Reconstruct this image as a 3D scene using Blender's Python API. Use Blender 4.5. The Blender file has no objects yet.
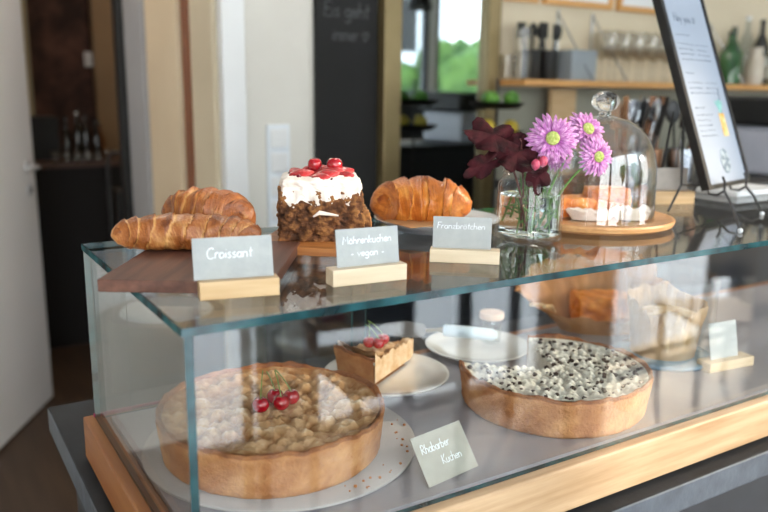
import bpy, bmesh, math, random
from mathutils import Vector, Matrix, noise
random.seed(7)
PI = math.pi
S = bpy.context.scene
COL = S.collection
T = 1.24          # glass top of the display case
F = 1.0           # floor of the display case

# ---------------------------------------------------------------- camera
cd = bpy.data.cameras.new('camera'); cam = bpy.data.objects.new('camera', cd); COL.objects.link(cam)
cd.sensor_width = 36; cd.lens = 36*769.85/768; cd.clip_start = .02; cd.clip_end = 200
r_ = Vector((.84948, -.52747, .01246)); u_ = Vector((.10035, .1847, .97766)); f_ = Vector((.51799, .82925, -.20983))
M4 = Matrix((r_, u_, -f_)).transposed().to_4x4(); M4.translation = (-.18872, -.62434, T+.20062)
cam.matrix_world = M4
cd.dof.use_dof = True; cd.dof.focus_distance = .95; cd.dof.aperture_fstop = 3.4; cd.dof.aperture_blades = 7
S.camera = cam
# ---------------------------------------------------------------- world, sun, daylight
W = bpy.data.worlds.new('sky'); S.world = W; W.use_nodes = True
nt = W.node_tree; bg = nt.nodes['Background']
tc = nt.nodes.new('ShaderNodeTexCoord'); sp = nt.nodes.new('ShaderNodeSeparateXYZ'); rp = nt.nodes.new('ShaderNodeValToRGB')
nt.links.new(tc.outputs['Generated'], sp.inputs[0]); nt.links.new(sp.outputs[2], rp.inputs[0]); nt.links.new(rp.outputs[0], bg.inputs[0])
rp.color_ramp.elements[0].color = (1, .985, .96, 1); rp.color_ramp.elements[1].color = (.72, .84, 1, 1)
bg.inputs[1].default_value = 7.0
sd = bpy.data.lights.new('sun', 'SUN'); sun = bpy.data.objects.new('sun', sd); COL.objects.link(sun)
sd.energy = 4.0; sd.angle = math.radians(2); sd.color = (1, .78, .55)
SUN_FROM = Vector((.95, -.80, .36))
sun.rotation_euler = SUN_FROM.to_track_quat('Z', 'Y').to_euler()
WINS = [(-1.9, -.5), (-.42, 1.0), (1.08, 2.45), (2.84, 4.0), (4.08, 5.45)]
for i, (a, b) in enumerate(WINS):
    l = bpy.data.lights.new('window_portal', 'AREA'); l.shape = 'RECTANGLE'; l.size = b-a; l.size_y = 2.6
    l.cycles.is_portal = True
    o = bpy.data.objects.new('window_portal', l); COL.objects.link(o); o.location = ((a+b)/2, -1.99, 1.35); o.rotation_euler = (PI/2, 0, 0)
S.view_settings.view_transform = 'Standard'; S.view_settings.look = 'None'; S.view_settings.gamma = 1
S.view_settings.use_curve_mapping = False; S.view_settings.exposure = 0.05
S.cycles.transparent_max_bounces = 32; S.cycles.max_bounces = 12; S.cycles.diffuse_bounces = 5
S.cycles.sample_clamp_indirect = 6

# ---------------------------------------------------------------- materials
def lin(c):
    if isinstance(c, str):
        c = [int(c[i:i+2], 16)/255 for i in (0, 2, 4)]
    return tuple((x/12.92 if x <= .04045 else ((x+.055)/1.055)**2.4) for x in c[:3])+(1,)
def base(name):
    m = bpy.data.materials.new(name); m.use_nodes = True
    return m, m.node_tree, m.node_tree.nodes['Principled BSDF']
def mat(name, c, rough=.5, c2=None, scale=20, bump=0, bscale=None, metal=0, stretch=(1, 1, 1), emit=0, coat=0, detail=4, lo=.35, hi=.65, spec=None, sss=0):
    m, t, b = base(name)
    b.inputs['Base Color'].default_value = lin(c); b.inputs['Roughness'].default_value = rough; b.inputs['Metallic'].default_value = metal
    if coat: b.inputs['Coat Weight'].default_value = coat; b.inputs['Coat Roughness'].default_value = .08
    if spec is not None: b.inputs['Specular IOR Level'].default_value = spec
    if sss: b.inputs['Subsurface Weight'].default_value = sss; b.inputs['Subsurface Radius'].default_value = (.01, .005, .003)
    if emit: b.inputs['Emission Color'].default_value = lin(c); b.inputs['Emission Strength'].default_value = emit
    co = t.nodes.new('ShaderNodeTexCoord'); mp = t.nodes.new('ShaderNodeMapping'); mp.inputs['Scale'].default_value = stretch
    t.links.new(co.outputs['Object'], mp.inputs[0])
    if c2 is not None:
        n = t.nodes.new('ShaderNodeTexNoise'); n.inputs['Scale'].default_value = scale; n.inputs['Detail'].default_value = detail
        r = t.nodes.new('ShaderNodeValToRGB'); r.color_ramp.elements[0].position = lo; r.color_ramp.elements[1].position = hi
        r.color_ramp.elements[0].color = lin(c); r.color_ramp.elements[1].color = lin(c2)
        t.links.new(mp.outputs[0], n.inputs['Vector']); t.links.new(n.outputs[0], r.inputs[0]); t.links.new(r.outputs[0], b.inputs['Base Color'])
    if bump:
        n = t.nodes.new('ShaderNodeTexNoise'); n.inputs['Scale'].default_value = bscale or scale; n.inputs['Detail'].default_value = 5
        bp = t.nodes.new('ShaderNodeBump'); bp.inputs['Strength'].default_value = bump; bp.inputs['Distance'].default_value = .004
        t.links.new(mp.outputs[0], n.inputs['Vector']); t.links.new(n.outputs[0], bp.inputs['Height']); t.links.new(bp.outputs[0], b.inputs['Normal'])
    return m
def vmat(name, ca, cb, rough=.45, ns=60, bump=.4, spots=None, coat=0):
    """colour between ca and cb by the mesh attribute 'v' plus noise"""
    m, t, b = base(name); b.inputs['Roughness'].default_value = rough
    if coat: b.inputs['Coat Weight'].default_value = coat; b.inputs['Coat Roughness'].default_value = .25
    a = t.nodes.new('ShaderNodeAttribute'); a.attribute_name = 'v'
    co = t.nodes.new('ShaderNodeTexCoord'); n = t.nodes.new('ShaderNodeTexNoise'); n.inputs['Scale'].default_value = ns; n.inputs['Detail'].default_value = 5
    t.links.new(co.outputs['Object'], n.inputs['Vector'])
    ma = t.nodes.new('ShaderNodeMath'); ma.operation = 'MULTIPLY_ADD'; ma.inputs[1].default_value = .9; 
    t.links.new(n.outputs[0], ma.inputs[0])
    sb = t.nodes.new('ShaderNodeMath'); sb.operation = 'SUBTRACT'; sb.inputs[1].default_value = .45
    t.links.new(a.outputs['Fac'], sb.inputs[0]); t.links.new(sb.outputs[0], ma.inputs[2])
    r = t.nodes.new('ShaderNodeValToRGB'); r.color_ramp.elements[0].color = lin(ca); r.color_ramp.elements[1].color = lin(cb)
    if spots:
        e = r.color_ramp.elements.new(.5); e.color = lin(spots)
    t.links.new(ma.outputs[0], r.inputs[0]); t.links.new(r.outputs[0], b.inputs['Base Color'])
    bp = t.nodes.new('ShaderNodeBump'); bp.inputs['Strength'].default_value = bump; bp.inputs['Distance'].default_value = .002
    n2 = t.nodes.new('ShaderNodeTexNoise'); n2.inputs['Scale'].default_value = ns*4; t.links.new(co.outputs['Object'], n2.inputs['Vector'])
    t.links.new(n2.outputs[0], bp.inputs['Height']); t.links.new(bp.outputs[0], b.inputs['Normal'])
    return m
def wood(name, c, c2, axis=0, rough=.45, sc=1.0, bump=.08):
    st = [14*sc]*3; st[axis] = 1.2*sc
    return mat(name, c, rough, c2, 4, bump, 14, stretch=tuple(st), detail=6, lo=.3, hi=.7)
def thin_glass(name, tint=(1, 1, 1), k=1.0, f0=.04, rough=0.0):
    m = bpy.data.materials.new(name); m.use_nodes = True; t = m.node_tree; t.nodes.clear()
    out = t.nodes.new('ShaderNodeOutputMaterial'); mx = t.nodes.new('ShaderNodeMixShader')
    tr = t.nodes.new('ShaderNodeBsdfTransparent'); gl = t.nodes.new('ShaderNodeBsdfGlossy')
    tr.inputs[0].default_value = (*tint, 1); gl.inputs['Roughness'].default_value = rough
    g = t.nodes.new('ShaderNodeNewGeometry'); d = t.nodes.new('ShaderNodeVectorMath'); d.operation = 'DOT_PRODUCT'
    t.links.new(g.outputs['Normal'], d.inputs[0]); t.links.new(g.outputs['Incoming'], d.inputs[1])
    def math_(op, a, b=None, c=None):
        n = t.nodes.new('ShaderNodeMath'); n.operation = op
        for i, x in enumerate((a, b, c)):
            if x is None: continue
            if isinstance(x, (int, float)): n.inputs[i].default_value = x
            else: t.links.new(x, n.inputs[i])
        return n.outputs[0]
    ab = math_('ABSOLUTE', d.outputs['Value']); om = math_('SUBTRACT', 1.0, ab); pw = math_('POWER', om, 5.0)
    fr = math_('MULTIPLY_ADD', pw, (1-f0)*k, f0*k)
    t.links.new(fr, mx.inputs[0]); t.links.new(tr.outputs[0], mx.inputs[1]); t.links.new(gl.outputs[0], mx.inputs[2])
    t.links.new(mx.outputs[0], out.inputs[0])
    return m
def edge_glass(name):
    m = bpy.data.materials.new(name); m.use_nodes = True; t = m.node_tree; t.nodes.clear()
    out = t.nodes.new('ShaderNodeOutputMaterial'); mx = t.nodes.new('ShaderNodeMixShader'); mx2 = t.nodes.new('ShaderNodeMixShader')
    tr = t.nodes.new('ShaderNodeBsdfTranslucent'); df = t.nodes.new('ShaderNodeBsdfDiffuse'); gl = t.nodes.new('ShaderNodeBsdfGlossy')
    co = t.nodes.new('ShaderNodeTexCoord'); n = t.nodes.new('ShaderNodeTexNoise'); n.inputs['Scale'].default_value = 25
    r = t.nodes.new('ShaderNodeValToRGB'); r.color_ramp.elements[0].position = .35; r.color_ramp.elements[1].position = .7
    r.color_ramp.elements[0].color = lin('0a2b31'); r.color_ramp.elements[1].color = lin('2c6b72')
    t.links.new(co.outputs['Object'], n.inputs['Vector']); t.links.new(n.outputs[0], r.inputs[0])
    t.links.new(r.outputs[0], tr.inputs[0]); t.links.new(r.outputs[0], df.inputs[0]); gl.inputs['Roughness'].default_value = .15
    mx.inputs[0].default_value = .5; t.links.new(tr.outputs[0], mx.inputs[1]); t.links.new(df.outputs[0], mx.inputs[2])
    mx2.inputs[0].default_value = .07; t.links.new(mx.outputs[0], mx2.inputs[1]); t.links.new(gl.outputs[0], mx2.inputs[2])
    t.links.new(mx2.outputs[0], out.inputs[0])
    return m
def real_glass(name, c=(1, 1, 1), ior=1.45, rough=0):
    m, t, b = base(name); b.inputs['Base Color'].default_value = (*c, 1); b.inputs['Transmission Weight'].default_value = 1
    b.inputs['IOR'].default_value = ior; b.inputs['Roughness'].default_value = rough
    return m

m_glass = thin_glass('case_glass', (.985, .996, .993), 1.0)
m_gfront = thin_glass('case_front_glass', (.985, .996, .993), 1.9)
m_edge = edge_glass('glass_edge')
m_clear = thin_glass('clear_glass', (.97, .985, .985), 1.0)
m_solid = real_glass('solid_glass')
m_water = real_glass('water', (.97, 1, .96), 1.33)
m_wall = mat('wall_paint', 'd6d4cd', .7, 'cecbc4', 3, .05, 60)
m_beige = mat('beige_paint', 'd8cbb2', .7, 'cfc1a7', 3, .05, 60)
m_white = mat('white_paint', 'e4e6e8', .45, 'dcdee0', 4)
m_board = mat('blackboard', '0f1011', .8, '151617', 5)
m_brass = mat('brass', '857553', .35, '786848', 6, metal=.6)
m_black = mat('black_metal', '0e0e10', .4, '141417', 20)
m_blackp = mat('black_plastic', '0e0f10', .6, '141517', 20)
m_steel = mat('steel', 'b8bcc2', .2, 'a6aab0', 30, metal=1)
m_oak = wood('oak', 'a88762', 'c6a784', 0, sc=1.6)
m_oak_shaded = wood('oak_shaded', '8a5228', 'a06a3a', 1)  # same oak as the front rail, with shade put into the colour
m_pine = wood('pine', 'c29e70', 'd3b489', 0, sc=2.2)
m_pale = wood('pale_maple', 'cdb898', 'dccaae', 0, sc=2.2)
m_walnut = wood('walnut', '4b2c22', '6d4636', 1, .5, 1.6)
m_cutb = wood('cutting_board_wood', '9a5a2a', 'c48246', 0, .45, 1.6)
m_stand = wood('stand_wood', 'c08a56', 'dcaa76', 0, .4, 1.2)
m_shelf = wood('shelf_wood', 'c08a4c', 'd6a262', 0)
m_slate = mat('slate_top', '191b1e', .75, '22252a', 15, .1, 80)
m_slatee = mat('slate_edge', '454c56', .5, '525a65', 30, .2, 80)
m_panel = mat('dark_front', '23272e', .5, '282d35', 10)
m_floorin = mat('case_floor', '8f8b90', .3, '9c989c', 9, .05, 60)
m_porc = mat('porcelain', 'e8e6e2', .18, 'e1dfda', 8, coat=.5)
m_porcg = mat('grey_glaze', '7c828a', .25, '8c929a', 20)
m_card = mat('card_paper', 'a4a7a7', .85, 'aeb1af', 60, .1, 200)
m_cardb = mat('kraft_card', 'a5a297', .85, 'aeaba0', 60, .1, 200)
m_chalk = mat('chalk_ink', 'eef2f4', .8)
m_crust = vmat('tart_crust', '7a4522', 'd09c68', .7, 55, 1.0, 'a86e40')
m_streusel = vmat('streusel', '9c6a3a', 'f0dcc0', .7, 70, .7, 'cba377')
m_croiss = vmat('croissant_skin', '6b3210', 'dba463', .42, 60, .8, 'a8622c', coat=.2)
m_carrot = vmat('carrot_cake', '1c0d06', 'b07a44', .8, 190, 1.0, '653c1e')
m_cream = vmat('cream', 'e3cfc2', 'fbf6ef', .5, 30, .2)
m_berry = mat('strawberry', '8e0c12', .3, 'c8383a', 110, .3, 300, coat=.4)
m_cherry = mat('cherry_skin', '8c0414', .12, 'b80a20', 14, coat=.8)
m_stem = mat('green_stem', '5d7a3a', .5, '789050', 60)
m_choc = mat('chocolate', '22130d', .4, '3a2217', 90)
m_parch = mat('parchment', 'a87444', .65, 'c08e5c', 12, .25, 50)
m_parch2 = mat('parchment_pale', 'a98358', .65, 'bd9a70', 12, .25, 50)
m_petal = vmat('petal', '7a2a74', 'ecc4e4', .6, 140, .2, 'ad5aa6')
m_yel = mat('flower_eye', 'a8bc50', .7, 'd4dc90', 300, .8, 300)
m_leafr = mat('burgundy_leaf', '1a060a', .75, '3e1219', 60, .8, 90, spec=.15)
m_green = mat('leaf_green', '3f6a26', .5, '5f8a3c', 40)
m_screen = mat('menu_paper', 'a2acbc', .5, '9ca6b6', 4)
m_ink = mat('grey_ink', '747c88', .8)

# ---------------------------------------------------------------- mesh builder
def nz(p, s=1.0): return noise.noise(Vector(p)*s)
class MB:
    def __init__(s): s.v = []; s.f = []; s.mi = []; s.a = []
    def add(s, vs, fs, M=None, mi=0, a=None):
        k = len(s.v)
        for i, p in enumerate(vs):
            p = Vector(p); s.v.append(M @ p if M else p); s.a.append(a[i] if a else .5)
        for f in fs: s.f.append([i+k for i in f]); s.mi.append(mi)
        return s
    def box(s, x0, x1, y0, y1, z0, z1, M=None, mi=0, emi=None, flat=None):
        vs = [(x0, y0, z0), (x1, y0, z0), (x1, y1, z0), (x0, y1, z0), (x0, y0, z1), (x1, y0, z1), (x1, y1, z1), (x0, y1, z1)]
        fs = [(0, 3, 2, 1), (4, 5, 6, 7), (0, 1, 5, 4), (2, 3, 7, 6), (1, 2, 6, 5), (3, 0, 4, 7)]
        k = len(s.f); s.add(vs, fs, M, mi)
        if emi is not None:
            for j, ax in enumerate((2, 2, 1, 1, 0, 0)):
                if ax != flat: s.mi[k+j] = emi
        return s
    def rings(s, rings, closed=True, cap0=False, cap1=False, M=None, mi=0, a=None):
        n = len(rings[0]); vs = [p for r in rings for p in r]; fs = []
        for i in range(len(rings)-1):
            for j in range(n if closed else n-1):
                k = (j+1) % n
                fs.append((i*n+j, i*n+k, (i+1)*n+k, (i+1)*n+j))
        if cap0: fs.append(tuple(range(n-1, -1, -1)))
        if cap1: fs.append(tuple((len(rings)-1)*n+j for j in range(n)))
        return s.add(vs, fs, M, mi, a)
    def lathe(s, prof, n=48, M=None, mi=0, cap0=False, cap1=False, c=(0, 0, 0)):
        return s.rings([[(c[0]+r*math.cos(2*PI*j/n), c[1]+r*math.sin(2*PI*j/n), c[2]+z) for j in range(n)] for r, z in prof], True, cap0, cap1, M, mi)
    def tube(s, pts, rad, n=8, M=None, caps=True, mi=0):
        pts = [Vector(p) for p in pts]
        if not hasattr(rad, '__len__'): rad = [rad]*len(pts)
        rg = []; up = None
        for i, p in enumerate(pts):
            d = (pts[min(i+1, len(pts)-1)]-pts[max(i-1, 0)])
            if d.length < 1e-9: d = Vector((0, 0, 1))
            d.normalize()
            if up is None:
                up = Vector((0, 0, 1)) if abs(d.z) < .9 else Vector((1, 0, 0))
            x = d.cross(up)
            if x.length < 1e-4: x = d.orthogonal()
            x.normalize(); y = x.cross(d); up = y
            rg.append([p+(x*math.cos(2*PI*j/n)+y*math.sin(2*PI*j/n))*rad[i] for j in range(n)])
        return s.rings(rg, True, caps, caps, M, mi)
    def sphere(s, c, r, nu=14, nv=10, M=None, mi=0, fn=None):
        if not hasattr(r, '__len__'): r = (r, r, r)
        rg = []
        for i in range(nv+1):
            th = PI*i/nv; th = min(max(th, .02), PI-.02)
            rg.append([(c[0]+r[0]*math.sin(th)*math.cos(2*PI*j/nu), c[1]+r[1]*math.sin(th)*math.sin(2*PI*j/nu), c[2]-r[2]*math.cos(th)) for j in range(nu)])
        if fn: rg = [[fn(Vector(p)) for p in q] for q in rg]
        return s.rings(rg, True, True, True, M, mi)
    def build(s, name, mats, parent=None, smooth=True, bevel=0, ang=40, loc=None, fix=True):
        me = bpy.data.meshes.new(name); me.from_pydata([tuple(p) for p in s.v], [], s.f)
        if not isinstance(mats, (list, tuple)): mats = [mats]
        for m in mats: me.materials.append(m)
        me.polygons.foreach_set('material_index', s.mi)
        at = me.attributes.new('v', 'FLOAT', 'POINT'); at.data.foreach_set('value', s.a)
        me.update()
        if fix:
            bm = bmesh.new(); bm.from_mesh(me); bmesh.ops.recalc_face_normals(bm, faces=bm.faces); bm.to_mesh(me); bm.free()
        if smooth:
            me.polygons.foreach_set('use_smooth', [True]*len(me.polygons))
            me.set_sharp_from_angle(angle=math.radians(ang))
        o = bpy.data.objects.new(name, me); COL.objects.link(o)
        if parent: o.parent = parent
        if loc: o.location = loc
        if bevel:
            b = o.modifiers.new('bevel', 'BEVEL'); b.width = bevel; b.segments = 2; b.limit_method = 'ANGLE'; b.angle_limit = .7
        return o
def tag(o, label, cat, group=None, kind=None):
    o['label'] = label; o['category'] = cat
    if group: o['group'] = group
    if kind: o['kind'] = kind
    return o
def thing(name, label, cat, loc=(0, 0, 0), rz=0, group=None, rot=None):
    o = bpy.data.objects.new(name, None); COL.objects.link(o); o.empty_display_size = .02
    o.location = loc; o.rotation_euler = rot or (0, 0, rz); return tag(o, label, cat, group)
def copy_tree(o, loc=None, rz=None, label=None, group=None, parent=None, scale=None):
    c = o.copy(); COL.objects.link(c)
    if parent: c.parent = parent
    if loc is not None: c.location = loc
    if rz is not None: c.rotation_euler = (0, 0, rz)
    if label: c['label'] = label
    if group: c['group'] = group
    if scale: c.scale = (scale,)*3
    for ch in [x for x in bpy.data.objects if x.parent == o]: copy_tree(ch, parent=c)
    return c
def struct(name, mb, m, parent=None, bevel=0, smooth=False):
    o = mb.build(name, m, parent, smooth=smooth, bevel=bevel)
    if not parent: o['kind'] = 'structure'
    return o
def sbox(name, x0, x1, y0, y1, z0, z1, m, bevel=0): return struct(name, MB().box(x0, x1, y0, y1, z0, z1), m, bevel=bevel)

# ---------------------------------------------------------------- handwriting (stroke letters)
def arc(cx, cy, rx, ry, a0, a1, n=10): return [(cx+rx*math.cos(math.radians(a0+(a1-a0)*i/n)), cy+ry*math.sin(math.radians(a0+(a1-a0)*i/n))) for i in range(n+1)]
G = {
 'C': ([arc(.36, .45, .34, .48, 50, 310)], .72), 'r': ([[(0, 0), (.02, .5)], arc(.2, .28, .18, .22, 175, 60, 5)], .36),
 'o': ([arc(.2, .25, .19, .25, 90, 450, 14)], .5), 'ö': ([arc(.2, .25, .19, .25, 90, 450, 14), [(.1, .66), (.11, .72)], [(.28, .66), (.29, .72)]], .5),
 'i': ([[(.05, 0), (.05, .48)], [(.06, .68), (.07, .73)]], .2), 's': ([[(.3, .44), (.18, .5), (.06, .42), (.1, .3), (.26, .22), (.3, .1), (.18, 0), (.02, .06)]], .42),
 'a': ([arc(.2, .24, .19, .24, 60, 400, 12), [(.4, .5), (.4, .06), (.46, 0)]], .54), 'n': ([[(0, 0), (0, .5)], arc(.18, .28, .18, .2, 180, 0, 7)+[(.36, 0)]], .5),
 't': ([[(.14, .85), (.14, .06), (.24, 0)], [(0, .52), (.3, .54)]], .36), 'M': ([[(0, 0), (.06, .95), (.3, .35), (.54, .95), (.62, 0)]], .76),
 'h': ([[(0, 0), (0, .95)], arc(.17, .28, .17, .2, 180, 0, 7)+[(.34, 0)]], .48), 'e': ([[(.03, .25), (.37, .27)]+arc(.2, .26, .18, .24, 5, 320, 12)], .48),
 'k': ([[(0, 0), (0, .95)], [(.32, .5), (.02, .22), (.34, 0)]], .44), 'u': ([[(0, .5), (0, .15)]+arc(.17, .16, .17, .16, 180, 340, 6)+[(.34, .5)], [(.34, .5), (.36, 0)]], .5),
 'c': ([arc(.2, .25, .19, .25, 50, 310)], .42), 'v': ([[(0, .5), (.16, 0), (.34, .5)]], .44),
 'g': ([arc(.19, .26, .18, .23, 50, 400, 12), [(.38, .5), (.38, -.2)]+arc(.2, -.2, .18, .16, 0, -150, 6)], .52),
 'F': ([[(.05, 0), (.05, .92)], [(0, .92), (.5, .96)], [(.05, .5), (.36, .52)]], .52), 'z': ([[(0, .48), (.32, .5), (0, 0), (.34, .02)]], .44),
 'b': ([[(0, .95), (0, 0)], arc(.18, .24, .18, .24, 180, -180, 12)], .5), 'R': ([[(0, 0), (0, .92)], arc(.04, .7, .4, .24, 95, -85, 8)+[(.5, 0)]], .62),
 'K': ([[(0, 0), (0, .95)], [(.46, .95), (.02, .42), (.5, 0)]], .58), 'l': ([[(.04, .95), (.04, .06), (.12, 0)]], .22),
 'E': ([[(.45, .95), (.03, .92), (.03, .02), (.46, 0)], [(.03, .5), (.36, .5)]], .56), 'm': ([[(0, 0), (0, .5)], arc(.14, .3, .14, .2, 180, 0, 6)+[(.28, 0)], arc(.42, .3, .14, .2, 180, 0, 6)+[(.56, 0)]], .7),
 'H': ([[(0, 0), (0, .95)], [(.5, 0), (.5, .95)], [(0, .5), (.5, .5)]], .62), 'y': ([[(0, .5), (.17, .05)], [(.36, .5), (.08, -.3)]], .44),
 '-': ([[(0, .28), (.26, .28)]], .4), ' ': ([], .35),
 '*': ([[(.3, 0), (.02, .42), (.1, .66), (.28, .55), (.3, .45), (.33, .58), (.52, .66), (.6, .42), (.3, 0)]], .7),
}
def write(mb, text, x, z, h, rad, M, y=0, jit=.03, seed=1, width=None):
    rnd = random.Random(seed); w = sum(G[c][1] for c in text)
    kx = (width/(w*h)) if width else 1
    for ch in text:
        st, adv = G[ch]
        for q in st:
            pts = [(x+(p[0]+p[1]*.08+rnd.uniform(-jit, jit)*.4)*h*kx, y, z+(p[1]+rnd.uniform(-jit, jit)*.4)*h) for p in q]
            mb.tube(pts, rad, 5, M)
        x += adv*h*kx

# ---------------------------------------------------------------- room shell
m_floor = wood('floor_boards', '3a2c22', '4c3a2c', 1, .5, .5)
sbox('floor', -2.3, 5.6, -2.1, 5.3, -.1, 0, m_floor)
m_guest = mat('guest_floor_pale', '958d86', .45, 'a29a92', 2)
sbox('floor_guest_side', -2.2, 5.5, -2.0, -.1, .0, .008, m_guest)  # unseen pale floor added for its bright reflection in the front glass
sbox('ceiling', -2.3, 5.6, -2.1, 5.3, 2.9, 3.0, m_white)
sbox('wall_back', .66, 1.226, 1.7, 1.8, 0, 2.9, m_wall)
sbox('wall_back_bar', 1.718, 5.6, 1.7, 1.8, 0, 2.9, m_beige)
sbox('wall_back_upper', 1.226, 1.718, 1.7, 1.8, 2.5, 2.9, m_wall)
sbox('wall_back_grey', 1.76, 3.9, 1.686, 1.6995, .906, 1.46, mat('bar_wall_grey', '9b9a8d', .6, '929184', 4))  # greyer panel on the bar wall below the shelf
sbox('wall_right', 5.5, 5.6, -2.0, 1.7, 0, 2.9, m_beige)
sbox('wall_left_side', -2.3, -2.2, -2.0, 2.35, 0, 2.9, m_wall)
sbox('wall_left', -2.2, -.12, 2.35, 2.45, 0, 2.9, m_wall)
m_tan = mat('tan_paint', 'd0b592', .7, 'd8be9c', 3)
sbox('wall_passage_right', .66, .76, 1.8, 2.85, 0, 2.9, m_tan)
sbox('wall_passage_left', -.22, -.12, 2.45, 5.2, 0, 2.9, m_tan)
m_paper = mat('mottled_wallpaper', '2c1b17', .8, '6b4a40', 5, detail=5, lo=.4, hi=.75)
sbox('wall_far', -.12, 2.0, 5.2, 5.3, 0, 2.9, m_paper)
sbox('wall_far_right', 2.0, 2.1, 1.8, 5.3, 0, 2.9, m_tan)
# casings along the passage
sbox('trim_1', .655, .73, 1.655, 1.70, 0, 2.9, m_white, .004)
sbox('trim_2', .64, .66, 1.70, 1.91, 0, 2.9, m_beige, .004)
m_brown = wood('brown_trim', '7a4526', '8c5230', 2)
sbox('trim_3', .64, .66, 1.93, 2.0, 0, 2.9, m_brown, .003)
sbox('trim_4', .63, .66, 2.02, 2.40, 0, 2.9, mat('sand_trim', 'dac6a8', .6, 'e0cdb0', 3), .004)
m_greyt = mat('grey_trim', '9c9ca0', .6, 'a5a5a8', 3)
sbox('trim_5', .62, .66, 2.42, 2.68, 0, 2.9, m_greyt, .004)
sbox('trim_6', 1.01, 1.17, 5.12, 5.2, 0, 2.9, mat('yellow_tan_trim', '8f7658', .6, '9a8060', 3), .004)
sbox('trim_7', .46, .60, 5.12, 5.2, 0, 2.9, mat('cream_trim', 'a59c80', .6, 'aea58a', 3), .004)
sbox('trim_8', .60, .66, 2.70, 2.78, 0, 2.9, m_blackp, .004)
# window wall
wf = MB()
xs = [-2.2]+[x for w in WINS for x in w]+[5.5]
sbox('wall_front', -2.2, 5.5, -2.1, -2.0, 2.62, 2.9, m_wall)
m_wframe = mat('window_frame_paint', '2b2d31', .4, '33363a', 10)
for i, (a, b) in enumerate(WINS):
    q = MB(); t_ = .045
    q.box(a, a+t_, -2.08, -2.02, .03, 2.62); q.box(b-t_, b, -2.08, -2.02, .03, 2.62)
    q.box(a+t_, b-t_, -2.08, -2.02, .03, .03+t_); q.box(a+t_, b-t_, -2.08, -2.02, 2.62-t_, 2.62)
    w = struct('window_%d' % (i+1), q, m_wframe)
    MB().box(a+t_, b-t_, -2.054, -2.046, .03+t_, 2.62-t_).build('glazing', m_clear, w, smooth=False)
for i, x in enumerate([-2.2, -.5, 1.0, 2.45, 4.0, 5.45]):
    x1 = [-1.9, -.42, 1.08, 2.84, 4.08, 5.5][i]  # fourth pier widened to keep the sun off the left croissants
    sbox('wall_front_pier_%d' % (i+1), x, x1, -2.1, -2.0, 0, 2.62, m_wall)
# outdoors
m_pave = mat('paving', 'e6e4e2', .8, 'd8d8d8', 3)
tag(MB().box(-30, 40, -60, -2.12, -.2, -.05).build('pavement', m_pave, smooth=False), 'pale paved street outside the windows', 'pavement', kind='structure')
m_fol = mat('tree_leaves', '33541f', .8, '5c7c38', 3)
m_bark = mat('bark', '4a3a2c', .8, '5a4a3a', 12)
def street_tree(x, y, h, s):
    t = thing('street_tree', 'leafy green street tree outside the window', 'tree', (x, y, -.05), 0, 'street trees outside')
    MB().tube([(0, 0, 0), (.05, .02, h*.35), (0, 0, h*.6)], [.14, .11, .08], 10).build('trunk', m_bark, t)
    c = MB(); rn = random.Random(s)
    for k in range(16):
        p = Vector((rn.uniform(-1, 1), rn.uniform(-1, 1), rn.uniform(-.7, .9)))*h*.28+Vector((0, 0, h*.72))
        r = h*rn.uniform(.1, .19)
        c.sphere(p, r, 12, 8, fn=lambda v: v+(v-p)*nz(v, 3)*.5)
    c.build('crown', m_fol, t)
street_tree(4.6, -6.5, 2.0, 1); street_tree(9.0, -8.5, 2.4, 2); street_tree(.2, -12, 4.4, 3); street_tree(7.0, -13.0, 5.0, 4)
hb = thing('street_building', 'pale building across the street', 'building', (10, -22, -.05))
MB().box(-7, 9, -4, 0, 0, 7).build('wall', mat('render', 'd8dadd', .8), hb, smooth=False)
for k in range(5):
    MB().box(-6+k*3, -4.6+k*3, 0, .06, 3, 5).build('window', m_blackp, hb, smooth=False)

# door leaf, standing open
dl = MB().box(0, .85, -.02, .02, .01, 2.12).build('door_1', m_white, smooth=False, bevel=.003)
dl.data.materials[0] = mat('door_paint', 'f4f4f5', .4)
dl['kind'] = 'structure'; dl.location = (-.14, 2.37, 0); dl.rotation_euler = (0, 0, math.atan2(.735, .425))
hd = MB(); hd.lathe([(.026, 0), (.026, .008), (.02, .012)], 20, Matrix.Rotation(PI/2, 4, 'X'), cap0=True, cap1=True)
hd.tube([(0, 0, 0), (0, -.045, 0), (-.012, -.058, 0), (-.06, -.06, 0), (-.125, -.058, 0)], [.009, .009, .009, .009, .008], 10)
m_satin = mat('satin_metal', 'c9ccd0', .3, metal=.4)
hd.build('door_handle', m_satin, dl, loc=(.765, -.0205, 1.10))
MB().lathe([(.026, 0), (.026, .006), (.018, .009)], 20, Matrix.Rotation(PI/2, 4, 'X'), cap0=True, cap1=True).build('keyhole_plate', m_satin, dl, loc=(.775, -.0205, 1.0))
MB().lathe([(.008, 0), (.008, .004)], 12, Matrix.Rotation(PI/2, 4, 'X'), cap0=True, cap1=True).build('keyhole', m_blackp, dl, loc=(.775, -.0295, 1.0))

# blackboard with chalk writing
bb = thing('blackboard', 'tall black chalkboard panel with chalk writing beside the brass framed mirror', 'blackboard', (.98, 1.7, 0))
MB().box(0, .236, -.022, -.002, .1, 2.5).build('board_panel', m_board, bb, smooth=False, bevel=.002)
wm = MB(); I4 = Matrix.Identity(4)
mch = mat('chalk', '55575a', .9)
write(wm, 'Eis geht', .03, 1.675, .05, .0024, I4, -.0225, seed=4, width=.17); wm.build('lettering', mch, bb); wm = MB()
write(wm, 'immer *', .06, 1.60, .045, .0024, I4, -.0225, seed=5, width=.14)
wm.build('lettering', mch, bb)
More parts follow.
